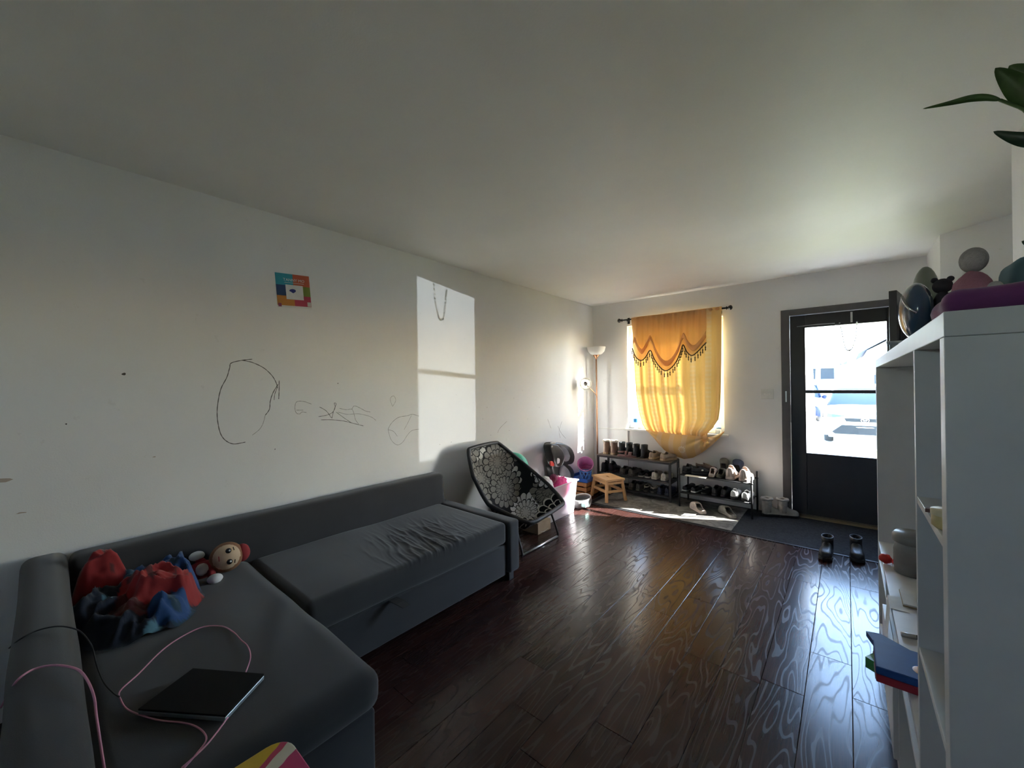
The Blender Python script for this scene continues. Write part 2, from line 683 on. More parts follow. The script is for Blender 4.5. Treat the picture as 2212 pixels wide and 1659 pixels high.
def smooth_path(pts, n=8, closed=False):
    """Catmull-Rom through the points"""
    P = [Vector(p) for p in pts]
    k = len(P)
    out = []
    for i in range(k if closed else k - 1):
        p0 = P[i - 1] if (i > 0 or closed) else P[0]
        p1, p2 = P[i], P[(i + 1) % k]
        p3 = P[(i + 2) % k] if (i + 2 < k or closed) else P[-1]
        for j in range(n):
            t = j / n
            out.append(0.5 * ((2 * p1) + (p2 - p0) * t + (2 * p0 - 5 * p1 + 4 * p2 - p3) * t * t + (3 * p1 - p0 - 3 * p2 + p3) * t ** 3))
    if not closed:
        out.append(P[-1])
    return out


# ================================================================== THE ROOM
HC = 2.44
# floor: dark slab with separate planks on top
floor = struct(MB().box((-0.12, -7.2, -0.12), (4.35, 0.14, -0.012)).build('floor', mat('underlay', (0.012, 0.008, 0.007), 0.8)))
PW = 0.16


def plank_mesh(w_, l_):
    g, c = 0.0008, 0.0012
    x0, x1, y0, y1 = g, w_ - g, g, l_ - g
    b = MB()
    b.add([(x0, y0, -0.012), (x1, y0, -0.012), (x1, y1, -0.012), (x0, y1, -0.012),
           (x0, y0, -c * 0.7), (x1, y0, -c * 0.7), (x1, y1, -c * 0.7), (x0, y1, -c * 0.7),
           (x0 + c, y0 + c, 0), (x1 - c, y0 + c, 0), (x1 - c, y1 - c, 0), (x0 + c, y1 - c, 0)],
          [(0, 1, 5, 4), (1, 2, 6, 5), (2, 3, 7, 6), (3, 0, 4, 7), (4, 5, 9, 8), (5, 6, 10, 9), (6, 7, 11, 10), (7, 4, 8, 11), (8, 9, 10, 11)])
    me = bpy.data.meshes.new('plank')
    me.from_pydata(b.v, [], b.f)
    me.materials.append(WOOD)
    return me


PL = 1.22
full = plank_mesh(PW, PL)
xe = [2.685 - PW * k for k in range(18)]
xe = sorted([x for x in xe if x > 0.02] + [2.685 + PW * k for k in range(1, 4)] + [0.0, 3.255])
rj = random.Random(4)
known = {1.40: -3.265, 1.725: -3.62, 2.045: -3.48, 1.885: -2.55, 2.205: -2.82, 2.365: -2.83, 2.525: -2.79, 2.685: -2.42}
for xa, xb in zip(xe, xe[1:]):
    j0 = rj.uniform(-1.2, 0)
    for kx, ky in known.items():
        if xa < kx - 0.05 < xb:
            j0 = ky
    while j0 < 0:
        j0 += PL
    y = j0
    while y > -6.6:
        y1, y0 = min(y, 0.0), y - PL
        wd, ln = xb - xa, y1 - max(y0, -7.2)
        if ln > 0.02:
            me = full if abs(wd - PW) < 1e-4 and abs(ln - PL) < 1e-4 else plank_mesh(wd, ln)
            o = bpy.data.objects.new('plank', me)
            o.location = (xa, max(y0, -7.2), 0)
            o.parent = floor
            COL.objects.link(o)
        y -= PL

struct(MB().box((-0.12, -7.2, HC), (4.35, 0.14, HC + 0.12)).build('ceiling', CEIL))
wl = struct(MB().box((-0.12, -7.2, -0.12), (0, 0.14, HC)).build('wall_left', WALL))
WX0, WX1, WZ0, WZ1 = 0.50, 1.63, 0.785, 2.115
DX0, DX1, DZ1 = 2.235, 3.095, 2.045
b = MB()
b.box((0, 0, -0.12), (WX0, 0.14, HC))
b.box((WX0, 0, -0.12), (WX1, 0.14, WZ0))
b.box((WX0, 0, WZ1), (WX1, 0.14, HC))
b.box((WX1, 0, -0.12), (DX0, 0.14, HC))
b.box((DX0, 0, DZ1), (DX1, 0.14, HC))
b.box((DX1, 0, -0.12), (4.35, 0.14, HC))
struct(b.build('wall_far', WALL))
b = MB()
b.box((-0.12, -7.32, -0.12), (1.1, -7.2, HC))
b.box((1.5, -7.32, -0.12), (4.35, -7.2, HC))
b.box((1.1, -7.32, -0.12), (1.5, -7.2, 1.6))
b.box((1.1, -7.32, 2.0), (1.5, -7.2, HC))
struct(b.build('wall_back', WALL))  # opening cut for the added fill window
struct(MB().box((3.26, -7.2, -0.12), (4.35, -2.09, HC)).build('wall_right', WALL))
struct(MB().prism([(3.22, 0), (3.22, -0.62), (4.2, -1.4), (4.35, -1.4), (4.35, 0)], -0.12, HC).build('wall_entry', WALL))
struct(MB().box((4.2, -2.09, -0.12), (4.35, -1.4, HC)).build('wall_recess', WALL))

# ---- pencil scribbles and marks on the left wall (flat drawing, a hair proud of the paint)
PENCIL = mat('pencil', (0.10, 0.095, 0.09), 0.9)
PENCIL2 = mat('faint_pencil', (0.26, 0.25, 0.24), 0.9)


def scribble(pts, wd=0.0022, m=None, n=6):
    P = smooth_path([H(x, y, 0, 0.0006) for x, y in pts], n)
    v, f = [], []
    for i, q in enumerate(P):
        d = (P[min(i + 1, len(P) - 1)] - P[max(i - 1, 0)])
        nrm = Vector((0, -d.z, d.y)).normalized() * (wd / 2) * (0.7 + 0.5 * abs(math.sin(i * 0.9)))
        v += [q + nrm, q - nrm]
    f = [(2 * i, 2 * i + 1, 2 * i + 3, 2 * i + 2) for i in range(len(P) - 1)]
    return MB().add(v, f).build('pencil_line', m or PENCIL, wl)


scribble([(545, 776), (525, 778), (500, 784), (496, 795), (490, 815), (478, 838), (472, 862), (469, 890), (471, 915), (477, 938), (488, 952), (505, 959), (530, 955)], 0.004)
scribble([(522, 778), (545, 783), (570, 795), (588, 812), (597, 828), (599, 838)], 0.004)
scribble([(603, 822), (603, 842), (602, 862)], 0.004)
scribble([(601, 830), (590, 848), (584, 866), (582, 884), (573, 897)], 0.004)
scribble([(573, 897), (568, 915), (560, 928), (545, 940)], 0.0024, PENCIL2)
scribble([(600, 835), (594, 850), (592, 864)], 0.003)
scribble([(673, 873), (655, 867), (641, 868), (637, 880), (640, 892), (648, 894), (652, 890), (662, 891)], 0.0026, PENCIL2)
scribble([(640, 886), (655, 886)], 0.0026, PENCIL2)
scribble([(690, 879), (705, 888), (716, 903)], 0.003)
scribble([(688, 900), (705, 897), (718, 891), (724, 880), (722, 871), (726, 873), (720, 890), (717, 904)], 0.003)
scribble([(693, 907), (720, 907), (745, 910), (765, 915), (785, 920)], 0.0032)
scribble([(726, 890), (745, 904), (760, 914)], 0.0026)
scribble([(733, 882), (748, 885), (760, 884), (765, 895), (768, 907), (775, 916)], 0.0026, PENCIL2)
scribble([(760, 884), (765, 877), (775, 880), (790, 888), (800, 890)], 0.0026, PENCIL2)
scribble([(730, 890), (750, 895), (775, 894), (800, 900), (812, 908)], 0.0024, PENCIL2)
scribble([(838, 928), (845, 915), (860, 902), (880, 898), (891, 895), (905, 899)], 0.003, PENCIL2)
scribble([(838, 928), (850, 932), (858, 942)], 0.0026, PENCIL2)
scribble([(838, 928), (845, 950), (858, 961), (870, 955), (880, 940), (890, 930), (905, 927)], 0.0026, PENCIL2)
scribble([(889, 897), (880, 915), (873, 928)], 0.0024, PENCIL2)
scribble([(848, 878), (843, 862), (850, 855), (855, 865), (848, 878)], 0.0022, PENCIL2)
scribble([(1205, 920), (1212, 935), (1222, 947)], 0.004, PENCIL2)
scribble([(1214, 910), (1208, 930), (1210, 946)], 0.004, PENCIL2)
scribble([(1183, 905), (1190, 925)], 0.004, PENCIL2)
scribble([(1095, 910), (1080, 925), (1075, 935)], 0.003, PENCIL2)


def smudge(px, py, rw, rh, m, nm='scuff'):
    c = H(px, py, 0, 0.0005)
    k = 9
    rr = random.Random(px * 7 + py)
    pts = [Vector((0.0005, c.y + math.cos(2 * math.pi * i / k) * rw * rr.uniform(.5, 1.1), c.z + math.sin(2 * math.pi * i / k) * rh * rr.uniform(.5, 1.1))) for i in range(k)]
    return MB().add(pts, [tuple(range(k))]).build(nm, m, wl)


DARKSP = mat('dark_scuff', (0.08, 0.07, 0.065), 0.9)
BRNSP = mat('brown_scuff', (0.45, 0.37, 0.31), 0.9)
smudge(268, 808, 0.009, 0.008, DARKSP)
smudge(594, 970, 0.003, 0.006, DARKSP)
smudge(143, 916, 0.004, 0.004, DARKSP)
smudge(730, 828, 0.006, 0.005, PENCIL2)
smudge(8, 1038, 0.03, 0.012, BRNSP)
smudge(45, 1108, 0.016, 0.004, BRNSP)
smudge(333, 987, 0.008, 0.003, BRNSP)
for q in ((950, 960), (1043, 905), (1052, 880), (975, 955), (1100, 930), (1110, 860), (1140, 905), (1165, 880), (1060, 940)):
    smudge(q[0], q[1], 0.006, 0.003, PENCIL2)

# ---- window
win = thing('window_1', None, None, ((WX0 + WX1) / 2, 0.07, WZ0))
struct(win, 'white double-hung window behind the golden curtain')
fw = 0.042
b = MB()
b.box((WX0, 0.055, WZ0), (WX0 + fw, 0.135, WZ1))
b.box((WX1 - fw, 0.055, WZ0), (WX1, 0.135, WZ1))
b.box((WX0 + fw, 0.055, WZ1 - fw), (WX1 - fw, 0.135, WZ1))
b.box((WX0 + fw, 0.055, WZ0), (WX1 - fw, 0.135, WZ0 + fw))
b.build('window_frame', VINYL, win, bevel=0.004)
zm = (WZ0 + WZ1) / 2
for nm, z0, z1, y0 in (('lower_sash', WZ0 + fw, zm + 0.018, 0.062), ('upper_sash', zm - 0.018, WZ1 - fw, 0.096)):
    sw = 0.034
    b = MB()
    x0, x1 = WX0 + fw, WX1 - fw
    b.box((x0, y0, z0), (x0 + sw, y0 + 0.03, z1))
    b.box((x1 - sw, y0, z0), (x1, y0 + 0.03, z1))
    b.box((x0 + sw, y0, z0), (x1 - sw, y0 + 0.03, z0 + sw))
    b.box((x0 + sw, y0, z1 - sw), (x1 - sw, y0 + 0.03, z1))
    sash = b.build(nm, VINYL, win, bevel=0.003)
    MB().box((x0 + sw, y0 + 0.012, z0 + sw), (x1 - sw, y0 + 0.016, z1 - sw)).build('pane', GLASS, sash)
MB().box((0.465, -0.045, 0.757), (1.675, 0.06, 0.785)).build('window_sill', VINYL, win, bevel=0.006)

w2 = thing('fill_window', None, None, (1.3, -7.26, 1.6))  # unseen window, added to let fill light in from behind the camera
struct(w2, 'unseen small high window added behind the camera for fill light')
b = MB()
for (x0, z0, x1, z1) in ((1.1, 1.6, 1.14, 2.0), (1.46, 1.6, 1.5, 2.0), (1.14, 1.6, 1.46, 1.64), (1.14, 1.96, 1.46, 2.0)):
    b.box((x0, -7.29, z0), (x1, -7.22, z1))
b.build('window_frame', VINYL, w2, bevel=0.003)
MB().box((1.14, -7.262, 1.64), (1.46, -7.258, 1.96)).build('pane', GLASS, w2)

# ---- storm door, casing, threshold
dr = thing('door_1', None, None, (2.665, 0.06, 0.02))
struct(dr, 'dark storm door with two glass panes')
GX0, GX1, GZ0, GZ1 = 2.365, 2.965, 0.648, 1.908
LX0, LX1 = 2.2405, 3.089
b = MB()
b.box((LX0, 0.045, 0.025), (GX0, 0.09, 2.036))
b.box((GX1, 0.045, 0.025), (LX1, 0.09, 2.036))
b.box((GX0, 0.045, GZ1), (GX1, 0.09, 2.036))
b.box((GX0, 0.05, 0.025), (GX1, 0.085, GZ0))
b.build('door_leaf', DOORP, dr, bevel=0.003)
b = MB()
bw = 0.016
for (x0, z0, x1, z1) in ((GX0 - bw, GZ0 - bw, GX0, GZ1 + bw), (GX1, GZ0 - bw, GX1 + bw, GZ1 + bw), (GX0, GZ1, GX1, GZ1 + bw), (GX0, GZ0 - bw, GX1, GZ0)):
    b.box((x0, 0.036, z0), (x1, 0.045, z1))
b.build('glazing_bead', BLACKM, dr)
MB().box((GX0, 0.04, 1.248), (GX1, 0.08, 1.280)).build('middle_rail', BLACKM, dr, bevel=0.003)
MB().box((GX0, 0.062, GZ0), (GX1, 0.066, 1.248)).build('glass_pane', GLASS, dr)
MB().box((GX0, 0.068, 1.280), (GX1, 0.072, GZ1)).build('glass_pane', GLASS, dr)
MB().box((LX0, 0.04, 0.012), (LX1, 0.095, 0.024)).build('bottom_sweep', mat('sweep_rubber', (0.10, 0.085, 0.06), 0.6), dr)
STEEL = mat('brushed_steel', (0.55, 0.56, 0.57), 0.35, 1.0)
MB().tube([(2.30, 0.03, 1.925), (2.46, 0.025, 1.93), (2.64, 0.028, 1.925)], 0.004, 6).build('closer_rod', STEEL, dr)
MB().box((2.715, 0.02, 1.925), (2.73, 0.04, 2.02)).build('closer_bracket', STEEL, dr)
MB().box((2.60, 0.02, 1.915), (2.63, 0.042, 1.94)).build('closer_clip', BLACKM, dr)
S0 = Vector((16.7, 14.1, 0.18))
chain = []
for (x, y) in ((937, 607), (939, 640), (943, 668), (949, 688), (957, 688), (961, 665), (963, 640), (965, 627)):
    q = H(x, y, 0, 0)
    t = (0.025 - S0.y) / (q.y - S0.y)
    chain.append(S0 + (q - S0) * t)
cp = smooth_path(chain, 7)
b = MB()
for i, q in enumerate(cp):
    if i % 2 == 0:
        b.ell(q, (0.007, 0.007, 0.010), 6, 4)
b.build('hanging_chain', STEEL, dr)
trim = thing('trim_1', None, None, (2.665, 0, 0))
struct(trim, 'dark painted casing around the doorway')
MB().box((2.168, -0.018, 0.0), (2.242, 0.0, 2.098)).build('casing_board', TRIMP, trim, bevel=0.004)
MB().box((3.092, -0.018, 0.0), (3.166, 0.0, 2.098)).build('casing_board', TRIMP, trim, bevel=0.004)
MB().box((2.242, -0.018, 2.036), (3.092, 0.0, 2.098)).build('casing_board', TRIMP, trim, bevel=0.004)
b = MB()
b.box((DX0, 0, 0), (DX0 + 0.003, 0.14, DZ1))
b.box((DX1 - 0.003, 0, 0), (DX1, 0.14, DZ1))
b.box((DX0, 0, DZ1 - 0.006), (DX1, 0.14, DZ1))
b.build('jamb', TRIMP, trim)
MB().box((2.236, 0.02, 0.95), (2.246, 0.03, 1.13)).build('strike_plate', STEEL, trim)
MB().box((2.20, -0.02, 1.16), (2.212, -0.018, 1.27)).build('latch_strip', STEEL, trim)
MB().box((DX0, -0.02, 0.0), (DX1, 0.14, 0.012)).build('threshold', mat('threshold_brass', (0.24, 0.19, 0.11), 0.45, 0.3), trim, bevel=0.003)

# ---- inner door swung open beside the doorway
hx, hy = 3.088, -0.022
dv = Vector((-0.165, -0.85, 0)).normalized()
nv_ = Vector((-dv.y, dv.x, 0)) * -1
d2 = thing('door_2', None, None, (hx, hy, 0.012), math.atan2(dv.y, dv.x))
struct(d2, 'dark inner door swung open beside the doorway')
LD = 0.85
b = MB()
b.box((0, 0, 0), (LD, 0.044, 2.02))
d2_leaf = b.build('door_leaf', DOORP, d2, local=True, bevel=0.003)
for z0, z1 in ((0.18, 0.85), (1.0, 1.85)):
    for x0, x1 in ((0.11, 0.39), (0.47, 0.75)):
        for y in (-0.006, 0.044):
            MB().box((x0, y, z0), (x1, y + 0.006, z1)).build('raised_panel', DOORP, d2_leaf, local=True, bevel=0.004)
MB().lathe([(0.012, 0), (0.012, 0.03), (0.028, 0.045), (0.028, 0.06), (0.012, 0.068)], 14).build('door_knob', STEEL, d2, smooth=True, local=True).matrix_basis = Matrix.Translation((LD - 0.06, 0.0, 0.98)) @ Matrix.Rotation(R(90), 4, 'X')

# ---- light switch, raceway
sw = thing('light_switch', 'cream double light switch plate on the wall left of the door', 'switch', (2.04, 0, 1.24))
MB().box((1.985, -0.007, 1.187), (2.097, 0, 1.293)).build('plate', mat('switch_plastic', (0.66, 0.66, 0.63), 0.4), sw, bevel=0.003)
for x in (2.018, 2.064):
    MB().box((x - 0.006, -0.018, 1.232), (x + 0.006, -0.006, 1.248)).build('toggle', mat('switch_plastic2', (0.72, 0.72, 0.69), 0.35), sw, bevel=0.002)
rc = thing('cable_raceway', 'white cable channel running along the wall under the window corner', 'raceway', (0.32, 0, 0.3))
a0, a1 = H(1292, 924, 1, -0.002), H(1354, 927, 1, -0.002)
MB().box((a0.x - 0.1, -0.016, a0.z - 0.008), (a1.x - 0.002, 0, a0.z + 0.008)).build('channel', VINYL, rc, bevel=0.002)
MB().box((a1.x - 0.002, -0.016, 0.02), (a1.x + 0.018, 0, a0.z + 0.008)).build('drop', VINYL, rc, bevel=0.002)

# ================================================================== OUTSIDE
GZ = -0.5
LAWN = rug_mat('lawn_grass', (0.17, 0.19, 0.09), (0.30, 0.31, 0.18), 6)
ASPH = mat('driveway_concrete', (0.50, 0.50, 0.50), 0.9, var=0.1, nscale=3)
struct(MB().box((-30, -40, GZ - 0.2), (40, 9.4, GZ)).build('lawn', LAWN), 'sunlit lawn outside')
struct(MB().box((-30, 9.4, GZ - 0.2), (40, 60, GZ - 0.01)).build('driveway', ASPH), 'pale driveway outside')
struct(MB().box((1.9, 0.14, GZ), (3.5, 1.5, -0.06)).build('door_step', ASPH, bevel=0.01), 'concrete step outside the door')
WCAR = mat('white_car_paint', (0.72, 0.72, 0.72), 0.4, var=0.02)
BCAR = mat('blue_car_paint', (0.008, 0.016, 0.05), 0.5, spec=0.2)
CGL = mat('car_glass', (0.012, 0.02, 0.03), 0.25, spec=0.15)
DGR = mat('dark_grille', (0.020, 0.022, 0.026), 0.6, spec=0.1)
CHR = mat('chrome', (0.72, 0.72, 0.73), 0.2, 1.0)
TYRE = mat('tyre', (0.02, 0.02, 0.02), 0.8)
LAMPW = mat('headlamp', (0.05, 0.06, 0.07), 0.3, spec=0.3)


def car(name, label, cx, y0, body, rear=False, wd=1.96, L=4.9, rz=0.0):
    """people carrier: profile along its length swept across its width with tumblehome; nose at local y=0 facing -y"""
    t = thing(name, label, 'car', (cx, y0, GZ), rz)
    hw = wd / 2
    prof = [(0.06, 0.30, 0.84), (0.0, 0.55, 0.88), (0.05, 0.80, 0.90), (0.18, 0.96, 0.92), (0.55, 1.05, 0.93), (1.05, 1.12, 0.93), (1.10, 1.13, 0.93)]
    top = [(1.10, 1.13, 0.93), (1.75, 1.58, 0.76), (2.1, 1.69, 0.72), (3.0, 1.74, 0.71), (4.2, 1.70, 0.70), (4.75, 1.52, 0.74), (4.88, 1.10, 0.9), (4.9, 0.45, 0.9)]

    def shell(P, n=12, ew=0.06):
        v, f = [], []
        for (y, z, wf) in P:
            for i in range(n + 1):
                u = -1 + 2 * i / n
                x = u * hw * wf
                crown = -0.16 * abs(u) ** 3.0 if y < 1.0 else 0
                v.append((x, y * L / 4.9 - crown * 0.9 * (1 if y < 0.6 else 0.4), z - (0.05 * abs(u) ** 4 if z > 0.9 else 0)))
        k = n + 1
        for j in range(len(P) - 1):
            for i in range(n):
                f.append((j * k + i, j * k + i + 1, (j + 1) * k + i + 1, (j + 1) * k + i))
        return v, f
    bb = MB()
    v, f = shell(prof)
    bb.add(v, f)
    sides = []
    for s_ in (-1, 1):
        pts = [(0.16, 0.28), (0.12, 0.6), (0.2, 0.9), (0.6, 1.02), (1.1, 1.09), (4.85, 1.12), (4.9, 0.4), (4.9, 0.28)]
        vs = [(s_ * hw * 0.93, y * L / 4.9, z) for y, z in pts] + [(s_ * hw * 0.5, y * L / 4.9, z) for y, z in pts]
        k = len(pts)
        bb.add(vs, [tuple(range(k)) if s_ < 0 else tuple(range(k - 1, -1, -1))] + [(i, (i + 1) % k, k + (i + 1) % k, k + i) for i in range(k)])
    v, f = shell([top[2], top[3], top[4], top[5]])
    bb.add(v, f)
    v, f = shell([top[5], top[6], top[7]])
    bb.add(v, f)
    for s_ in (-1, 1):
        for (a_, c_) in ((0, 2),):
            p, q = top[0], top[2]
            bb.bar((s_ * hw * p[2] * 0.99, p[0] * L / 4.9, p[1]), (s_ * hw * q[2], q[0] * L / 4.9, q[1]), 0.07, 0.05)
    bb.build('body', body, t, smooth=True, local=True, solid=-0.01)
    g = MB()
    v, f = shell([(1.08, 1.12, 0.90), (1.75, 1.565, 0.74), (2.08, 1.675, 0.70)])
    g.add(v, f)
    g.build('windshield', CGL, t, smooth=True, local=True)
    for s_ in (-1, 1):
        MB().add([(s_ * hw * 0.925, 1.35 * L / 4.9, 1.12), (s_ * hw * 0.915, 4.7 * L / 4.9, 1.14), (s_ * hw * 0.72, 4.55 * L / 4.9, 1.62), (s_ * hw * 0.735, 2.15 * L / 4.9, 1.64)], [(0, 1, 2, 3)]).build('side_window', CGL, t, local=True, solid=-0.01)
        # headlamp: slim wedge
        MB().add([(s_ * 0.40, -0.012, 0.86), (s_ * 0.70, 0.06, 0.80), (s_ * 0.84, 0.17, 0.80), (s_ * 0.86, 0.25, 0.93), (s_ * 0.72, 0.12, 0.90)], [(0, 1, 2, 3, 4)]).build('headlamp', LAMPW, t, local=True, solid=-0.02)
        MB().ell((s_ * (hw + 0.07), 1.25, 1.12), (0.13, 0.07, 0.09), 12, 8).build('side_mirror', body, t, smooth=True, local=True)
        for yy in (0.95, 3.95):
            wh = MB().lathe([(0.18, -0.11), (0.33, -0.11), (0.35, -0.06), (0.35, 0.06), (0.33, 0.11), (0.18, 0.11)], 22).build('wheel', TYRE, t, smooth=True, local=True)
            wh.location = (s_ * (hw - 0.16), yy, 0.35)
            wh.rotation_euler = (0, R(90), 0)
    MB().prism([(-0.45, 0.80), (0.45, 0.80), (0.40, 0.70), (-0.40, 0.70)], -0.03, 0.0, lambda x, y, z: (x, z - 0.006 + 0.05 * abs(x), y)).build('upper_grille', DGR, t, local=True)
    MB().prism([(-0.50, 0.60), (0.50, 0.60), (0.72, 0.40), (0.66, 0.34), (-0.66, 0.34), (-0.72, 0.40)], -0.03, 0.0, lambda x, y, z: (x, z - 0.006 + 0.06 * abs(x), y)).build('lower_grille', DGR, t, local=True)
    MB().box((-0.80, 0.02, 0.24), (0.80, 0.12, 0.30)).build('front_lip', CHR, t, local=True, bevel=0.01)
    if not rear:
        lg = MB()
        for (cx_, cz_, rx, rzz) in ((0, 0.75, 0.085, 0.056), (0, 0.752, 0.026, 0.050), (0, 0.775, 0.060, 0.024)):
            lg.tube([(cx_ + rx * math.cos(2 * math.pi * i / 28), -0.045, cz_ + rzz * math.sin(2 * math.pi * i / 28)) for i in range(28)], 0.0075, 6, closed=True)
        lg.build('emblem', CHR, t, smooth=True, local=True)
    else:
        for s_ in (-1, 1):
            MB().box((s_ * 0.78 - 0.1, -0.03, 0.85), (s_ * 0.78 + 0.1, 0.1, 1.05)).build('tail_lamp', mat('tail_lamp', (0.7, 0.05, 0.04), 0.25), t, local=True, bevel=0.01)
    return t


car('parked_car', 'white people carrier parked nose-on outside the storm door', 3.06, 9.9, WCAR)
car('parked_car', 'dark blue car standing behind the white one, red tail lamp showing', 0.85, 17.5, BCAR, rear=True)
post = thing('downspout_pole', 'pale pole leaning outside behind the left edge of the door glass', 'pole', (2.42, 2.2, GZ))
p1, p0 = H(1741, 700, 1, 2.2), H(1757, 985, 1, 2.2)
dirp = (p0 - p1)
p0 = p0 + dirp * ((GZ - p0.z) / dirp.z)
MB().tube([p0, p1 + (p1 - p0) * 0.15], 0.05, 12).build('pole', mat('galvanised', (0.62, 0.66, 0.70), 0.4, 0.2), post, smooth=True)


def house(name, label, x0, x1, y0, y1, zw, zr, wallm, roofm, gable_x=True, eave=0.4):
    t = thing(name, label, 'house', ((x0 + x1) / 2, (y0 + y1) / 2, GZ))
    b_ = MB().box((x0, y0, GZ), (x1, y1, zw))
    b_.build('wall', wallm, t)
    e = eave
    r_ = MB()
    if gable_x:
        ym = (y0 + y1) / 2
        r_.add([(x0 - e, y0 - e, zw), (x1 + e, y0 - e, zw), (x1 + e, ym, zr), (x0 - e, ym, zr), (x1 + e, y1 + e, zw), (x0 - e, y1 + e, zw)], [(0, 1, 2, 3), (3, 2, 4, 5), (0, 3, 5), (1, 4, 2), (0, 5, 4, 1)])
    else:
        xm = (x0 + x1) / 2
        MB().prism([(x0, zw), (x1, zw), (xm, zr - 0.25)], y0, y1, lambda x, y, z: (x, z, y)).build('gable', wallm, t)
        r_.add([(x0 - e, y0 - e, zw - 0.1), (xm, y0 - e, zr), (x1 + e, y0 - e, zw - 0.1), (x0 - e, y1 + e, zw - 0.1), (xm, y1 + e, zr), (x1 + e, y1 + e, zw - 0.1)], [(0, 1, 4, 3), (1, 2, 5, 4)])
    r_.build('roof', roofm, t, solid=-0.12)
    return t


SIDING = mat('white_siding', (0.82, 0.82, 0.82), 0.8, var=0.03)
ROOFG = mat('grey_shingle', (0.06, 0.075, 0.10), 0.9)
h1 = house('neighbour_house', 'pale low house with a grey roof across the drive', -8.0, 2.3, 32, 42, 2.6, 4.6, SIDING, ROOFG)
h2 = house('neighbour_house', 'white house with a gable end on the right across the drive', 3.6, 10.5, 26, 38, 3.1, 5.4, SIDING, ROOFG, gable_x=False)
MB().box((3.9, 25.97, 0.9), (5.2, 26.0, 1.7)).build('window', CGL, h2)
MB().box((0.2, 31.97, 1.5), (2.0, 32.0, 2.3)).build('window', CGL, h1)
tr = thing('bare_tree', 'bare branch rising above the roofs across the drive', 'tree', (2.15, 24, GZ))
t0, t1, t2, t3 = H(1768, 772, 1, 24), H(1778, 755, 1, 24), H(1785, 738, 1, 24), H(1790, 728, 1, 24)
base = Vector((t0.x - 0.1, 24, GZ))
MB().tube([base, t0, t1, t2, t3], [0.16, 0.10, 0.09, 0.07, 0.03], 8).build('trunk', mat('bark', (0.16, 0.14, 0.12), 0.9), tr, smooth=True)
for (a_, q) in ((t1, H(1764, 762, 1, 24)), (t2, H(1792, 735, 1, 24))):
    MB().tube([a_, (a_ + q) / 2, q], [0.06, 0.05, 0.02], 6).build('branch', MATS['bark'], tr, smooth=True)


# ================================================================== SOFA
sofa = thing('corner_sofa', 'charcoal fabric corner sofa bed with a chaise, set against the left wall', 'sofa', (0.5, -3.9, 0))


def soft(amp, sc_=4.0):
    return lambda q, n: q + n * amp * noise.noise(q * sc_)


def back_d(q, n):
    q = q.copy()
    if q.x > 0.06:
        q.x += (0.66 - q.z) * 0.10
    return q + n * 0.004 * noise.noise(q * 5)


MB().rbox((0.012, -4.853, 0.20), (0.150, -2.80, 0.655), 0.035, (3, 30, 8), back_d).build('backrest', SOFA, sofa, smooth=True)
MB().rbox((0.012, -4.985, 0.07), (1.66, -4.857, 0.665), 0.04, (24, 3, 8), soft(0.003)).build('armrest', SOFA, sofa, smooth=True)
MB().rbox((0.012, -2.862, 0.07), (0.905, -2.752, 0.425), 0.022, (14, 3, 6), soft(0.003)).build('armrest', SOFA, sofa, smooth=True)


def seat_d(q, n):
    q = q + n * 0.005 * noise.noise(q * 3)
    if n.z > 0.3 or n.x > 0.5:
        my = math.exp(-((q.y + 3.40) / 0.26) ** 2)
        mx = 1 / (1 + math.exp(-(q.x - 0.42) * 14))
        yy = q.y + 0.18 * (q.x - 0.5) + 0.02 * noise.noise(Vector((q.x * 5, q.y * 3, 0)))
        n1_ = noise.noise(Vector((q.x * 2.2, yy * 17, 3.0)))
        n2_ = noise.noise(Vector((q.x * 4.0, yy * 31, 8.0)))
        rid = max(0.0, 1 - abs(n1_) * 4.5) ** 2 + 0.5 * max(0.0, 1 - abs(n2_) * 4.0) ** 2
        fade = max(0.0, min(1.0, (q.z - 0.33) / 0.06))
        q = q + Vector((0, 0, 1)) * 0.0095 * my * mx * fade * rid
        q.z -= 0.014 * my * math.exp(-((q.x - 0.5) / 0.3) ** 2)
    return q


MB().rbox((0.16, -4.188, 0.278), (0.892, -2.868, 0.428), 0.03, (70, 230, 4), seat_d).build('seat_cushion', SOFA, sofa, smooth=True)
MB().rbox((0.16, -4.188, 0.062), (0.880, -2.868, 0.270), 0.012, (4, 8, 3)).build('storage_drawer', SOFA, sofa, smooth=True)


def chaise_d(q, n):
    q = q + n * 0.007 * noise.noise(q * 2.4)
    if n.z > 0.3:
        d = Vector((q.x, q.y)).dot(Vector((0.35, 0.94))) * 15
        q.z += 0.003 * math.sin(d * 2 + 3 * noise.noise(q * 3)) * max(0, noise.noise(q * 1.7) + 0.3)
    return q


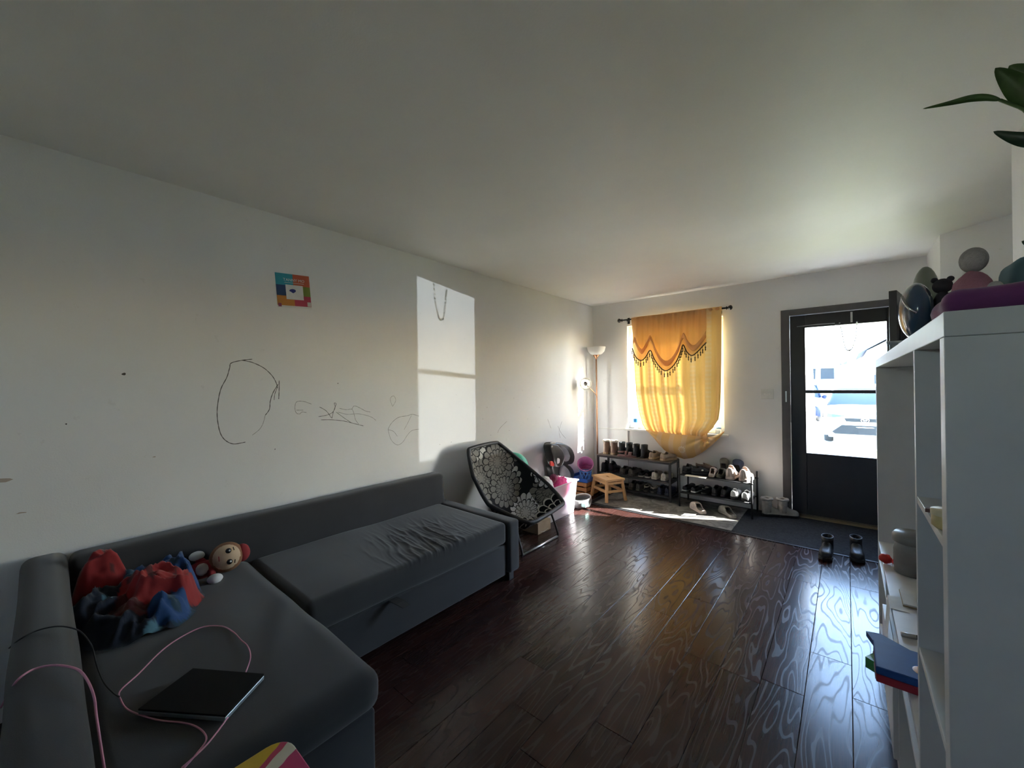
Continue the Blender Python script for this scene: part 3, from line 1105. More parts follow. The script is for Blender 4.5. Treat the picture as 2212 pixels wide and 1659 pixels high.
MB().rbox((0.16, -4.853, 0.315), (1.508, -4.202, 0.442), 0.045, (60, 40, 3), chaise_d).build('chaise_cushion', SOFA, sofa, smooth=True)
MB().rbox((0.16, -4.853, 0.062), (1.485, -4.218, 0.312), 0.014, (6, 4, 3)).build('chaise_base', SOFA, sofa, smooth=True)
a = H(848, 1290, 0, 0.895)
tabm = mat('black_webbing', (0.012, 0.012, 0.013), 0.7)
MB().add([(0.885, a.y - 0.02, 0.276), (0.885, a.y + 0.03, 0.276), (0.925, a.y + 0.05, 0.262), (0.925, a.y + 0.0, 0.262), (0.955, a.y + 0.06, 0.245), (0.955, a.y + 0.02, 0.245)], [(0, 1, 2, 3), (3, 2, 4, 5)]).build('pull_tab', tabm, sofa, solid=0.004)
for (x, y) in ((0.84, -2.80), (0.06, -2.80), (1.42, -4.30), (1.42, -4.78), (0.10, -4.85), (1.6, -4.92)):
    MB().box((x - 0.025, y - 0.025, 0.0), (x + 0.025, y + 0.025, 0.075)).build('leg', BLACKM, sofa, bevel=0.003)

# ---- crumpled blanket
TZ = 0.437
bl_c = [(0.20, -4.80), (0.16, -4.55), (0.35, -4.43), (0.62, -4.48), (0.72, -4.60), (0.62, -4.80)]


def blanket():
    b_ = MB()
    n1, n2 = 90, 60
    x0, x1, y0, y1 = 0.17, 0.80, -4.853, -4.42
    RED, BLU, NVY, TEAL, LT, DRD = (0.30, 0.012, 0.014), (0.008, 0.055, 0.19), (0.005, 0.011, 0.030), (0.006, 0.035, 0.065), (0.07, 0.18, 0.25), (0.08, 0.005, 0.007)
    cols = []
    lumps = [(0.27, -4.76, 0.105, 0.17, RED), (0.40, -4.66, 0.10, 0.09, TEAL), (0.36, -4.50, 0.10, 0.12, BLU), (0.50, -4.60, 0.13, 0.12, RED),
             (0.56, -4.53, 0.09, 0.08, RED), (0.60, -4.68, 0.10, 0.06, DRD), (0.50, -4.80, 0.10, 0.09, NVY), (0.45, -4.74, 0.07, 0.10, NVY), (0.68, -4.58, 0.08, 0.06, BLU),
             (0.66, -4.78, 0.10, 0.05, NVY), (0.33, -4.62, 0.08, 0.09, BLU)]
    v, idx = [], {}
    for i in range(n1 + 1):
        for j in range(n2 + 1):
            x = x0 + (x1 - x0) * i / n1
            y = y0 + (y1 - y0) * j / n2
            best, z = None, 0.0
            bz = -1
            wx = x + 0.03 * noise.noise(Vector((x * 9, y * 9, 1)))
            wy = y + 0.03 * noise.noise(Vector((x * 9, y * 9, 5)))
            for (lx, ly, lr, lh, lc) in lumps:
                d = math.hypot((wx - lx) / lr, (wy - ly) / (lr * 0.9))
                h = lh * max(0.0, 1 - d * d * 0.62) ** 0.8
                if h > bz:
                    bz, best = h, lc
                z = max(z, h) if h > 0 else z
            fold = abs(noise.noise(Vector((x * 14 + 3, y * 20, 2)))) * 0.03 + abs(noise.noise(Vector((x * 30, y * 26, 7)))) * 0.012
            fold += 0.030 * max(0.0, 1 - abs(noise.noise(Vector((x * 9 + 7 * y, y * 10, 21)))) * 5)
            ed = math.hypot((x - 0.45) / 0.34, (y + 4.66) / 0.23)
            ed += 0.14 * noise.noise(Vector((x * 7, y * 7, 9)))
            base_ = max(0.0, min(1.0, (1.05 - ed) * 6))
            z = (z + fold + 0.012) * base_
            v.append(Vector((0.175 + (x - x0) * 0.80, y0 + (y - y0) * 0.92, TZ + 0.006 + z * 1.12)))
            if bz <= 0.005:
                best = NVY if noise.noise(Vector((x * 6, y * 6, 4))) > -0.1 else TEAL
            nz_ = noise.noise(Vector((x * 16, y * 22, 11)))
            if best is NVY and nz_ > 0.42:
                best = LT
            if best is RED and nz_ < -0.30:
                best = DRD
            if best is BLU and nz_ < -0.25:
                best = TEAL
            cols.append((best, base_))
    k = n2 + 1
    f = []
    for i in range(n1):
        for j in range(n2):
            q = (i * k + j, (i + 1) * k + j, (i + 1) * k + j + 1, i * k + j + 1)
            if max(cols[t_][1] for t_ in q) > 0:
                f.append(q)
    b_.add(v, f)
    b_.tint = [c[0] for c in cols]
    return b_


bk = blanket().build('blanket', attr_mat('blanket_cloth'), None, smooth=True)
tag(bk, 'crumpled red and blue fleece blanket heaped in the sofa corner', 'blanket')

# ---- plush doll lying on the seat
dd = thing('plush_doll', 'plush doll with a tan face, red hat and white mittens lying on the sofa', 'plush toy', (0.27, -4.37, 0.43))
TAN, RDP, WHP, BRP = mat('tan_plush', (0.55, 0.40, 0.27), 0.9), mat('red_plush', (0.25, 0.02, 0.025), 0.9), mat('white_plush', (0.62, 0.62, 0.62), 0.9), mat('brown_plush', (0.22, 0.10, 0.05), 0.9)
BLK = mat('glossy_black', (0.006, 0.006, 0.006), 0.2)
hc = Vector((0.27, -4.325, 0.515))
look = (CP - hc).normalized()
rt = Vector((0, 1, 0)) - look * look.y
rt.normalize()
upv = look.cross(rt) * -1          # crown of the head points along rt: the doll lies on its side
MB().ell(hc, (0.072, 0.072, 0.072), 20, 14).build('hair', BRP, dd, smooth=True)
MB().ell(hc + look * 0.018, (0.063, 0.063, 0.063), 20, 14).build('face', TAN, dd, smooth=True)
MB().ell(hc + rt * 0.066 - look * 0.01, (0.04, 0.035, 0.045), 16, 10).build('hat', RDP, dd, smooth=True)
for s_ in (-1, 1):
    e = hc + look * 0.074 + rt * 0.010 + upv * (0.026 * s_)
    eye = MB().ell(e, (0.013, 0.013, 0.013), 12, 8).build('eye', BLK, dd, smooth=True)
    MB().ell(e + look * 0.011 + rt * 0.005, (0.0045, 0.0045, 0.0045), 8, 6).build('eye_glint', WHP, eye, smooth=True)
    MB().tube([e + look * 0.002 + rt * 0.02 + upv * 0.012 * s_, e + look * 0.004 + rt * 0.023 - upv * 0.004 * s_], 0.0022, 6).build('eyebrow', BLK, dd)
MB().tube([hc + look * 0.078 - rt * 0.030 + upv * t_ for t_ in (-0.012, 0, 0.012)], 0.0018, 6).build('mouth', RDP, dd)
bc = hc - rt * 0.098 + Vector((0, 0, -0.028))
MB().ell(bc, (0.045, 0.062, 0.042), 18, 12).build('body', RDP, dd, smooth=True)
MB().ell(bc + look * 0.026, (0.028, 0.03, 0.03), 14, 10).build('shirt_front', mat('pale_plush', (0.50, 0.42, 0.38), 0.9), dd, smooth=True)
for s_, off in ((1, Vector((-0.02, -0.012, 0.052))), (-1, Vector((0.085, 0.022, -0.018)))):
    MB().tube([bc + rt * 0.03, bc + off], 0.017, 10).build('arm', RDP, dd, smooth=True)
    MB().ell(bc + off * 1.25, (0.027, 0.032, 0.022), 14, 10).build('mitten', WHP, dd, smooth=True)
for s_ in (-1, 1):
    q = bc - rt * 0.05 + Vector((0.03 * s_, 0, -0.012))
    MB().tube([q, q - rt * 0.055 + Vector((0.012 * s_, 0, 0))], [0.024, 0.02], 10).build('leg', RDP, dd, smooth=True)

# ---- laptop and cables
LZ = 0.447
lp = [H(*q, 2, LZ + 0.012) for q in ((417, 1447), (571, 1459), (487, 1550), (298, 1536))]
lpt = thing('laptop', 'closed black laptop with a silver side edge lying on the chaise', 'laptop', (lp[0] + lp[2]) / 2 * 1.0)
lpt.location.z = LZ
MB().prism([(q.x, q.y) for q in reversed(lp)], LZ, LZ + 0.012).build('base', mat('silver_shell', (0.36, 0.42, 0.46), 0.3, 0.6), lpt, bevel=0.002)
MB().prism([(q.x, q.y) for q in reversed(lp)], LZ + 0.013, LZ + 0.018).build('lid', mat('black_shell', (0.006, 0.006, 0.007), 0.7, spec=0.15), lpt, bevel=0.001)
PINK = mat('pink_cable', (0.62, 0.25, 0.36), 0.45)
CZ = 0.448


def cable(name, label, pts, r, m):
    P = smooth_path([H(x, y, 2, z) for x, y, z in pts], 6)
    return tag(MB().tube(P, r, 8).build(name, m, None, smooth=True), label, 'cable')


cable('charging_cable', 'pink charging cable looped on the chaise around the laptop',
      [(398, 1659, CZ), (425, 1628, CZ), (445, 1600, CZ), (440, 1582, CZ), (420, 1568, CZ), (392, 1561, CZ), (345, 1556, CZ), (305, 1545, CZ), (275, 1532, CZ), (261, 1512, CZ), (260, 1492, CZ), (300, 1455, CZ), (350, 1405, CZ), (395, 1374, CZ), (440, 1354, CZ), (480, 1353, CZ), (505, 1366, CZ), (520, 1382, CZ), (535, 1396, CZ), (541, 1420, CZ), (531, 1452, CZ + 0.014)], 0.0022, PINK)
cable('charging_cable', 'pink charging cable coming out from under the laptop corner',
      [(492, 1550, CZ + 0.004), (470, 1580, CZ), (448, 1607, CZ + 0.005), (425, 1630, CZ + 0.005), (392, 1659, CZ)], 0.0022, PINK)
cable('charging_cable', 'pink charging cable draped over the left sofa armrest',
      [(2, 1528, 0.55), (18, 1500, 0.62), (40, 1467, 0.672), (75, 1445, 0.672), (120, 1437, 0.674), (165, 1445, 0.674), (188, 1468, 0.672), (203, 1505, 0.66), (208, 1545, 0.62), (216, 1600, 0.58), (226, 1665, 0.54)], 0.0026, PINK)
cable('power_cord', 'thin black cord lying across the left sofa armrest',
      [(20, 1400, 0.60), (40, 1383, 0.665), (80, 1362, 0.673), (125, 1353, 0.674), (160, 1358, 0.674), (178, 1368, 0.668), (192, 1385, 0.60), (200, 1400, 0.52), (210, 1440, CZ + 0.02), (225, 1475, CZ + 0.004), (245, 1497, CZ + 0.002), (258, 1505, CZ + 0.006)], 0.002, tabm)

# ---- corner of a child's folding table in the foreground
kt = thing('kids_table', 'small printed kids table with a rounded yellow and pink corner', 'table', (1.75, -4.68, 0))


def ktab(u0, u1):
    return [(x, y) for x, y in u0]


tx0, ty1, tx1, ty0, tr_ = 1.548, -4.512, 1.96, -4.845, 0.05
outl = []
for cx_, cy_, a0_ in ((tx0 + tr_, ty1 - tr_, 90), (tx0 + tr_, ty0 + tr_, 180), (tx1 - tr_, ty0 + tr_, 270), (tx1 - tr_, ty1 - tr_, 0)):
    for k in range(7):
        a_ = R(a0_ + 15 * k)
        outl.append((cx_ + tr_ * math.cos(a_), cy_ + tr_ * math.sin(a_)))


def print_mat():
    m, nt, b_ = new_mat('printed_board')
    g = nn(nt, 'ShaderNodeNewGeometry').outputs['Position']
    sp = nn(nt, 'ShaderNodeSeparateXYZ')
    nt.links.new(g, sp.inputs[0])
    n_ = noise_n(nt, g, 9, 2)
    t_ = mth(nt, 'ADD', mth(nt, 'SUBTRACT', sp.outputs[0], 1.0), mth(nt, 'ADD', mth(nt, 'MULTIPLY', sp.outputs[1], 0.45), mth(nt, 'MULTIPLY', n_, 0.05)))
    t_ = mth(nt, 'MULTIPLY_ADD', t_, 5.0, 7.65)
    c = ramp(nt, t_, [(0.0, (0.62, 0.40, 0.02)), (0.40, (0.50, 0.04, 0.12)), (0.50, (0.62, 0.58, 0.48)), (0.68, (0.50, 0.04, 0.16))])
    c.node.color_ramp.interpolation = 'CONSTANT'
    nt.links.new(c, b_.inputs['Base Color'])
    b_.inputs['Roughness'].default_value = 0.35
    return m


MB().prism(outl, 0.445, 0.46).build('table_top', print_mat(), kt, bevel=0.003)
for x in (1.62, 1.89):
    for y in (-4.79, -4.57):
        MB().tube([(x, y, 0), (x, y, 0.446)], 0.012, 10).build('leg', STEEL, kt, smooth=True)

# ================================================================== WALL POSTER
pq = [H(*q, 0, 0.0) for q in ((593, 588), (666, 597), (673, 668), (600, 663))]
O, U, V_ = pq[3], pq[2] - pq[3], pq[0] - pq[3]
pos = thing('wall_poster', 'small square poster of coloured blocks with a blue heart-like shape', 'poster', (0.002, (pq[0].y + pq[1].y) / 2, (pq[0].z + pq[2].z) / 2))


def prect(u0, v0, u1, v1, d, col, nm, thick=0.0008):
    pts = [O + U * u + V_ * v for u, v in ((u0, v0), (u1, v0), (u1, v1), (u0, v1))]
    pts = [Vector((d, q.y, q.z)) for q in pts]
    ex = [q + Vector((thick, 0, 0)) for q in pts]
    return MB().add(pts + ex, [(0, 1, 2, 3), (7, 6, 5, 4), (0, 4, 5, 1), (1, 5, 6, 2), (2, 6, 7, 3), (3, 7, 4, 0)]).build(nm, mat('ink_%d_%d_%d' % tuple(int(c * 255) for c in col), col, 0.5, var=0.05), pos, fix=True)


prect(0, 0, 1, 1, 0.0008, (0.68, 0.68, 0.66), 'paper_sheet')
for (u0, v0, u1, v1, c) in ((0, 0.66, 0.5, 1, (0.02, 0.30, 0.40)), (0.5, 0.66, 1, 1, (0.48, 0.09, 0.03)), (0, 0.35, 0.27, 0.66, (0.02, 0.06, 0.17)), (0.77, 0.37, 1, 0.66, (0.20, 0.26, 0.04)),
                            (0, 0.06, 0.5, 0.35, (0.48, 0.20, 0.03)), (0.5, 0.06, 1, 0.37, (0.42, 0.03, 0.07))):
    prect(u0, v0, u1, v1, 0.0016, c, 'colour_block')
prect(0.27, 0.25, 0.78, 0.68, 0.0026, (0.72, 0.72, 0.70), 'white_card')
prect(0.02, 0.02, 0.11, 0.12, 0.0026, (0.25, 0.05, 0.12), 'corner_badge')
prect(0.88, 0.07, 0.99, 0.20, 0.0026, (0.55, 0.53, 0.50), 'pale_square')
prect(0.25, 0.735, 0.82, 0.745, 0.0026, (0.70, 0.70, 0.68), 'underline')
shp = [(0.36, 0.50), (0.40, 0.545), (0.46, 0.56), (0.52, 0.555), (0.56, 0.53), (0.555, 0.49), (0.52, 0.465), (0.49, 0.44), (0.45, 0.445), (0.42, 0.47), (0.38, 0.485)]
pts = [O + U * u + V_ * v for u, v in shp]
MB().add([Vector((0.0040, q.y, q.z)) for q in pts], [tuple(range(len(pts)))]).build('blue_shape', mat('royal_blue_ink', (0.012, 0.02, 0.22), 0.5), pos, fix=True)
txt = bpy.data.curves.new('lettering', 'FONT')
txt.body = 'TANNY MO'
txt.size = 0.024
txt.extrude = 0.0003
txt.align_x = 'CENTER'
to = bpy.data.objects.new('lettering', txt)
COL.objects.link(to)
bpy.context.view_layer.update()
dg = bpy.context.evaluated_depsgraph_get()
tm = bpy.data.meshes.new_from_object(to.evaluated_get(dg))
bpy.data.objects.remove(to)
tm.materials.clear()
tm.materials.append(mat('white_ink', (0.70, 0.70, 0.68), 0.5))
tob = bpy.data.objects.new('lettering', tm)
COL.objects.link(tob)
q = O + U * 0.53 + V_ * 0.785
un, vn = U.normalized(), V_.normalized()
mw = Matrix((un, vn, Vector((1, 0, 0)))).transposed().to_4x4()
tob.parent = pos
tob.matrix_basis = Matrix.Translation(Vector((0.0034, q.y, q.z)) - pos.location) @ mw

# ================================================================== CURTAIN
cy = -0.05
rodL, rodR = H(1336, 693, 1, cy), H(1580, 664, 1, cy)
rodz = (rodL.z + rodR.z) / 2
rod = thing('curtain_rod', 'black metal curtain rod with knobbed finials over the window', 'curtain rod', ((rodL.x + rodR.x) / 2, cy, rodz))
MB().tube([(rodL.x + 0.05, cy, rodL.z), (rodR.x - 0.05, cy, rodR.z)], 0.009, 12).build('rod', BLACKM, rod, smooth=True)
for s_, e in ((1, rodL), (-1, rodR)):
    f_ = MB().lathe([(0.009, 0), (0.020, 0.006), (0.012, 0.014), (0.012, 0.022), (0.022, 0.032), (0.028, 0.046), (0.020, 0.06), (0.006, 0.066)], 12).build('finial', BLACKM, rod, local=True)
    f_.location = Vector((e.x + s_ * 0.055, cy, e.z)) - rod.location
    f_.rotation_euler = (0, R(-90 * s_), 0)
    xb = e.x + s_ * 0.12
    MB().bar((xb, 0, e.z - 0.012), (xb, cy - 0.004, e.z - 0.012), 0.012, 0.016).build('bracket', BLACKM, rod)
    MB().box((xb - 0.016, -0.006, e.z - 0.05), (xb + 0.016, 0, e.z + 0.03)).build('bracket_plate', BLACKM, rod, bevel=0.003)

cur = thing('curtain', 'sheer golden curtain with a scalloped tasselled valance, its hem bunched and knotted', 'curtain', (1.1, cy, 0.48))
XL = [(0.70, 0.86), (0.74, 0.80), (0.78, 0.755), (0.86, 0.705), (1.0, 0.665), (1.24, 0.632), (1.6, 0.615), (2.0, 0.600), (2.2, 0.588)]
XR = [(0.70, 1.47), (0.745, 1.46), (0.80, 1.475), (0.86, 1.53), (0.95, 1.585), (1.10, 1.605), (1.25, 1.612), (1.6, 1.622), (2.2, 1.632)]


def panel(u, v):
    z = 2.205 - v * (2.205 - 0.715)
    xl, xr = lerp(z, XL), lerp(z, XR)
    uu = u
    if z < 1.3:  # cloth drawn towards the knot
        k = (1.3 - z) / 0.6
        uu = u + 0.05 * k * math.sin(math.pi * u)
    x = xl + (xr - xl) * uu
    amp = 0.006 + 0.010 * min(1, v * 1.6)
    dr_ = 0.9 * math.sin(v * 2.2 + u * 4)
    y = cy - 0.014
    for fq, am, p0_, dv_ in ((4.3, 0.55, 0.4, 0.6), (7.7, 0.75, 2.1, -0.9), (12.1, 0.5, 4.4, 1.3), (19.3, 0.28, 1.0, -1.7)):
        md_ = 0.5 + 0.7 * abs(noise.noise(Vector((u * 3.1 + fq, v * 1.3, fq))))
        y += amp * am * md_ * math.sin(u * 2 * math.pi * fq + p0_ + dr_ + dv_ * v)
    zz = z + 0.02 * (1 - v) * u * 0.3
    if v < 0.035:
        y = cy - 0.013 + 0.3 * (y - cy + 0.012)
    return Vector((x, y, zz))


pb = MB().grid(panel, 150, 90)
pb.build('panel', CURT, cur, smooth=True)
# heading sleeve round the rod
MB().grid(lambda u, v: Vector((0.588 + 1.044 * u, cy + 0.016 * math.cos(v * 2 * math.pi) + 0.003 * math.sin(u * 90), lerp(u, [(0, rodL.z), (1, rodR.z)]) + 0.022 * math.sin(v * 2 * math.pi))), 110, 10).build('heading_sleeve', CURT2, cur, smooth=True)
# valance
trim_px = [(1366, 752), (1372, 768), (1380, 777), (1388, 778), (1396, 770), (1405, 757), (1413, 774), (1424, 791), (1438, 801), (1452, 793), (1463, 778), (1471, 758), (1476, 745), (1484, 760), (1495, 768), (1508, 759), (1518, 748), (1526, 740)]
vy = cy - 0.045
tp = [H(x, y, 1, vy) for x, y in trim_px]
tps = smooth_path(tp, 6)


def tz(x):
    for p_, q_ in zip(tps, tps[1:]):
        if p_.x <= x <= q_.x and q_.x > p_.x:
            return p_.z + (q_.z - p_.z) * (x - p_.x) / (q_.x - p_.x)
    return tps[-1].z if x > tps[-1].x else tps[0].z


vx0, vx1 = tps[0].x, tps[-1].x


def val(u, v):
    x = vx0 + (vx1 - vx0) * u
    zb = tz(x)
    zt = 2.20
    z = zt + (zb - zt) * v
    y = vy + 0.022 * (1 - v) + 0.006 * math.sin(u * 2 * math.pi * 13 + 0.7 * math.sin(v * 4)) * (1 - 0.6 * v)
    return Vector((x, y, z))


MB().grid(val, 130, 26).build('valance', CURT2, cur, smooth=True)
fold_px = [(1367, 742), (1371, 731), (1378, 748), (1387, 757), (1396, 744), (1405, 728), (1416, 755), (1428, 776), (1440, 783), (1453, 774), (1465, 752), (1476, 723), (1486, 740), (1498, 750), (1512, 738), (1525, 719)]
fp = smooth_path([H(x, y, 1, vy - 0.012) for x, y in fold_px], 5)


def foldband(u, v):
    t_ = u * (len(fp) - 1)
    i = min(int(t_), len(fp) - 2)
    q_ = fp[i].lerp(fp[i + 1], t_ - i)
    a_ = v * 2 * math.pi
    hgt = 0.034
    return Vector((q_.x, q_.y + 0.014 * math.cos(a_), q_.z + hgt * math.sin(a_) - 0.012))


MB().grid(foldband, 90, 12).build('swag_fold', CURT2, cur, smooth=True)
BRAID = mat('brown_braid', (0.09, 0.055, 0.035), 0.8)
braid = MB().tube([q + Vector((0, -0.006, 0)) for q in tps], 0.0065, 6).build('braid', BRAID, cur, smooth=True)
tasb = MB()
tasb.tube([(0, 0, 0), (0, 0, -0.030)], 0.0026, 5)
tasb.lathe([(0.001, -0.028), (0.008, -0.034), (0.008, -0.042), (0.0045, -0.047), (0.0065, -0.066), (0.003, -0.078)], 7)
tme = None
L_ = 0.0
last = tps[0]
nxt = 0.0
for q in tps:
    L_ += (q - last).length
    last = q
    if L_ >= nxt:
        nxt += 0.040
        if tme is None:
            o = tasb.build('tassel', BRAID, braid, local=True)
            tme = o.data
        else:
            o = bpy.data.objects.new('tassel', tme)
            COL.objects.link(o)
            o.parent = braid
        o.location = Vector((q.x, q.y - 0.006, q.z - 0.004)) - cur.location
# bunched hem: a heavy pouch of cloth hanging below the sill, tied off at a knot on the right
BOT = [(0.77, 0.775), (0.86, 0.70), (0.93, 0.62), (1.0, 0.555), (1.10, 0.505), (1.22, 0.476), (1.32, 0.505), (1.42, 0.575), (1.52, 0.665), (1.60, 0.755), (1.645, 0.822)]
TOP = [(0.77, 0.79), (0.90, 0.775), (1.10, 0.765), (1.30, 0.76), (1.42, 0.752), (1.46, 0.748), (1.52, 0.762), (1.60, 0.80), (1.645, 0.832)]


def pouch(u, v):
    x = 0.77 + 0.875 * u
    zt, zb = lerp(x, TOP), lerp(x, BOT)
    z = zt + (zb - zt) * v
    tuck = math.exp(-((x - 1.46) / 0.05) ** 2) * (1 - v) ** 2
    bul = math.sin(math.pi * min(1, v * 0.85 + 0.08)) * (0.105 * math.sin(math.pi * min(1, max(0, u * 0.9 + 0.06))) + 0.015)
    y = -0.065 - bul + 0.05 * tuck
    ang = math.atan2(z - 0.75, x - 1.46)
    crease = 0.020 * abs(math.sin(ang * 6 + 0.4)) * math.exp(-((x - 1.46) ** 2 + (z - 0.75) ** 2) / 0.06)
    y -= crease + 0.008 * math.sin(x * 22 + z * 9)
    return Vector((x, y, z))


MB().grid(pouch, 90, 28).build('bunched_hem', CURT, cur, smooth=True)
MB().grid(lambda u, v: Vector((0.80 + 0.80 * u, -0.055 - 0.012 * math.sin(v * 3), lerp(0.80 + 0.80 * u, TOP) + (lerp(0.80 + 0.80 * u, BOT) + 0.03 - lerp(0.80 + 0.80 * u, TOP)) * v)), 40, 8).build('hem_back', CURT, cur, smooth=True)
kn = H(1523, 945, 1, -0.13)
MB().ell(kn, (0.030, 0.022, 0.026), 14, 10, lambda p: 1 + 0.18 * noise.noise(p * 3)).build('knot', CURT2, cur, smooth=True)
# pale appliqued flower squares on the hem
PALEC = mat('pale_applique', (0.90, 0.76, 0.58), 0.9)
fx, fz = 1.225, 0.60
for k in range(12):
    a_ = 2 * math.pi * k / 12
    d_ = Vector((math.cos(a_), 0, math.sin(a_)))
    n_ = Vector((-d_.z, 0, d_.x))
    yv = lambda q_: Vector((q_.x, pouch((q_.x - 0.77) / 0.875, max(0, min(1, (lerp(q_.x, TOP) - q_.z) / (lerp(q_.x, TOP) - lerp(q_.x, BOT))))).y - 0.003, q_.z))
    c0 = Vector((fx, 0, fz))
    MB().add([yv(c0 + d_ * 0.016), yv(c0 + d_ * 0.036 + n_ * 0.006), yv(c0 + d_ * 0.044), yv(c0 + d_ * 0.036 - n_ * 0.006)], [(0, 1, 2, 3)]).build('flower_petal', PALEC, cur)

# ---- water bottle on the sill and a cup behind the knot
wb = thing('water_bottle', 'clear plastic water bottle with a blue label on the window sill', 'bottle', (0.585, 0.02, 0.786))
CLEAR = glass_mat('clear_plastic', (0.90, 0.95, 1.0), 0.12, 0.15)
c0 = (0.60, 0.015, 0.786)
MB().lathe([(0.028, 0), (0.032, 0.006), (0.030, 0.03), (0.032, 0.04), (0.030, 0.055), (0.032, 0.065), (0.032, 0.13), (0.026, 0.155), (0.013, 0.178), (0.012, 0.19)], 18, c0).build('body', CLEAR, wb, smooth=True)
MB().lathe([(0.0335, 0.082), (0.0335, 0.125)], 18, c0, capb=False, capt=False).build('paper_label', mat('blue_label', (0.02, 0.25, 0.62), 0.5), wb, smooth=True)
MB().lathe([(0.0145, 0.19), (0.0145, 0.205), (0.013, 0.207)], 14, c0).build('cap', VINYL, wb)
cu = thing('small_jar', 'small clear jar on the right end of the window sill', 'jar', (1.575, 0.01, 0.786))
MB().lathe([(0.026, 0), (0.03, 0.004), (0.03, 0.06), (0.028, 0.066)], 16, (1.565, 0.012, 0.786), capt=False).build('body', CLEAR, cu, smooth=True)
MB().lathe([(0.031, 0.06), (0.031, 0.072), (0.0, 0.074)], 16, (1.565, 0.012, 0.786), capb=False, capt=False).build('lid', mat('blue_lid', (0.2, 0.42, 0.65), 0.4), cu, smooth=True)

# ================================================================== FLOOR LAMP
COPPER = mat('brushed_copper', (0.42, 0.22, 0.12), 0.35, 0.9)
SHADE = sheer_mat('lamp_glass', (0.85, 0.84, 0.80), 0.4, stripes=False)
lx, ly = 0.13, -0.15
fl = thing('floor_lamp', 'copper torchiere floor lamp with a white bowl and a side reading light', 'lamp', (lx, ly, 0))
MB().lathe([(0.085, 0), (0.085, 0.012), (0.06, 0.02), (0.014, 0.028)], 24, (lx, ly, 0.004)).build('base', COPPER, fl, smooth=True)
MB().tube([(lx, ly, 0.02), (lx, ly, 1.73)], 0.0095, 12).build('pole', COPPER, fl, smooth=True)
MB().lathe([(0.012, 1.70), (0.020, 1.72), (0.040, 1.745), (0.043, 1.755), (0.012, 1.76)], 18, (lx, ly, 0)).build('bowl_holder', COPPER, fl, smooth=True)
MB().lathe([(0.030, 1.752), (0.075, 1.765), (0.108, 1.80), (0.122, 1.85), (0.124, 1.862)], 28, (lx, ly, 0), capt=False).build('bowl_shade', SHADE, fl, smooth=True, solid=0.003)
MB().tube(smooth_path([(lx, ly, 1.20), (lx - 0.005, ly - 0.05, 1.25), (0.115, -0.30, 1.31), (0.110, -0.36, 1.345)], 6), 0.005, 8).build('side_arm', COPPER, fl, smooth=True)
gc = H(1265, 829, 1, -0.40)
gd_ = (CP - gc).normalized()
rl = MB().lathe([(0.020, -0.075), (0.040, -0.065), (0.066, -0.03), (0.076, 0.02), (0.079, 0.03)], 22, capt=False).build('reading_shade', SHADE, fl, smooth=True, solid=0.003, local=True)
rl.matrix_basis = Matrix.Translation(gc - fl.location) @ gd_.to_track_quat('Z', 'Y').to_matrix().to_4x4()
MB().ell(gc + gd_ * 0.0, (0.026, 0.026, 0.026), 14, 10).build('bulb', mat('bulb_glass', (0.75, 0.75, 0.72), 0.3), fl, smooth=True)
MB().box((gc.x + 0.008, gc.y - 0.048, gc.z + 0.006), (gc.x + 0.034, gc.y - 0.044, gc.z + 0.026)).build('bulb_print', DARKSP, fl, bevel=0.003)


# ================================================================== MATS
MATM = rug_mat('charcoal_mat', (0.030, 0.032, 0.036), (0.055, 0.058, 0.062), 40)
RUGM = rug_mat('grey_rug', (0.16, 0.15, 0.14), (0.34, 0.33, 0.30), 7)
dm = thing('door_mat', 'long charcoal ribbed runner mat lying along the far wall', 'mat', (1.7, -0.5, 0))
MB().box((0.40, -0.875, 0.001), (2.98, -0.03, 0.007)).build('pile', MATM, dm)
b = MB()
for (x0, y0, x1, y1) in ((0.37, -0.90, 3.0, -0.875), (0.37, -0.03, 3.0, -0.005), (0.37, -0.875, 0.40, -0.03), (2.98, -0.875, 3.0, -0.03)):
    b.box((x0, y0, 0.001), (x1, y1, 0.005))
b.build('border', BLACKM, dm)
rg = thing('rug', 'mottled grey woven rug under the shoe racks', 'rug', (1.15, -0.48, 0.007))
MB().rbox((0.46, -0.86, 0.0075), (1.86, -0.06, 0.0125), 0.002, (6, 6, 1)).build('pile', RUGM, rg)
MB().box((0.46, -0.868, 0.0075), (1.86, -0.86, 0.0115)).build('edge_binding', mat('rug_binding', (0.07, 0.07, 0.07), 0.9), rg)
FZ = 0.0128

# ================================================================== STOOL
PINE = mat('light_pine', (0.62, 0.36, 0.16), 0.5, var=0.12, nscale=6)
st = thing('step_stool', 'small light wooden stool with a hand slot in its seat', 'stool', (0.505, -0.60, FZ), R(-31))
hw, hd, sh = 0.15, 0.115, 0.255
b = MB()
b.box((-hw - 0.01, -hd - 0.01, sh - 0.022), (-0.035, hd + 0.01, sh))
b.box((0.035, -hd - 0.01, sh - 0.022), (hw + 0.01, hd + 0.01, sh))
b.box((-0.035, -hd - 0.01, sh - 0.022), (0.035, -0.012, sh))
b.box((-0.035, 0.012, sh - 0.022), (0.035, hd + 0.01, sh))
b.build('seat', PINE, st, local=True)
for sx in (-1, 1):
    for sy in (-1, 1):
        MB().bar((sx * (hw + 0.015), sy * (hd + 0.012), 0.0), (sx * (hw - 0.018), sy * (hd - 0.014), sh - 0.022), 0.030, 0.028).build('leg', PINE, st, local=True, bevel=0.003)
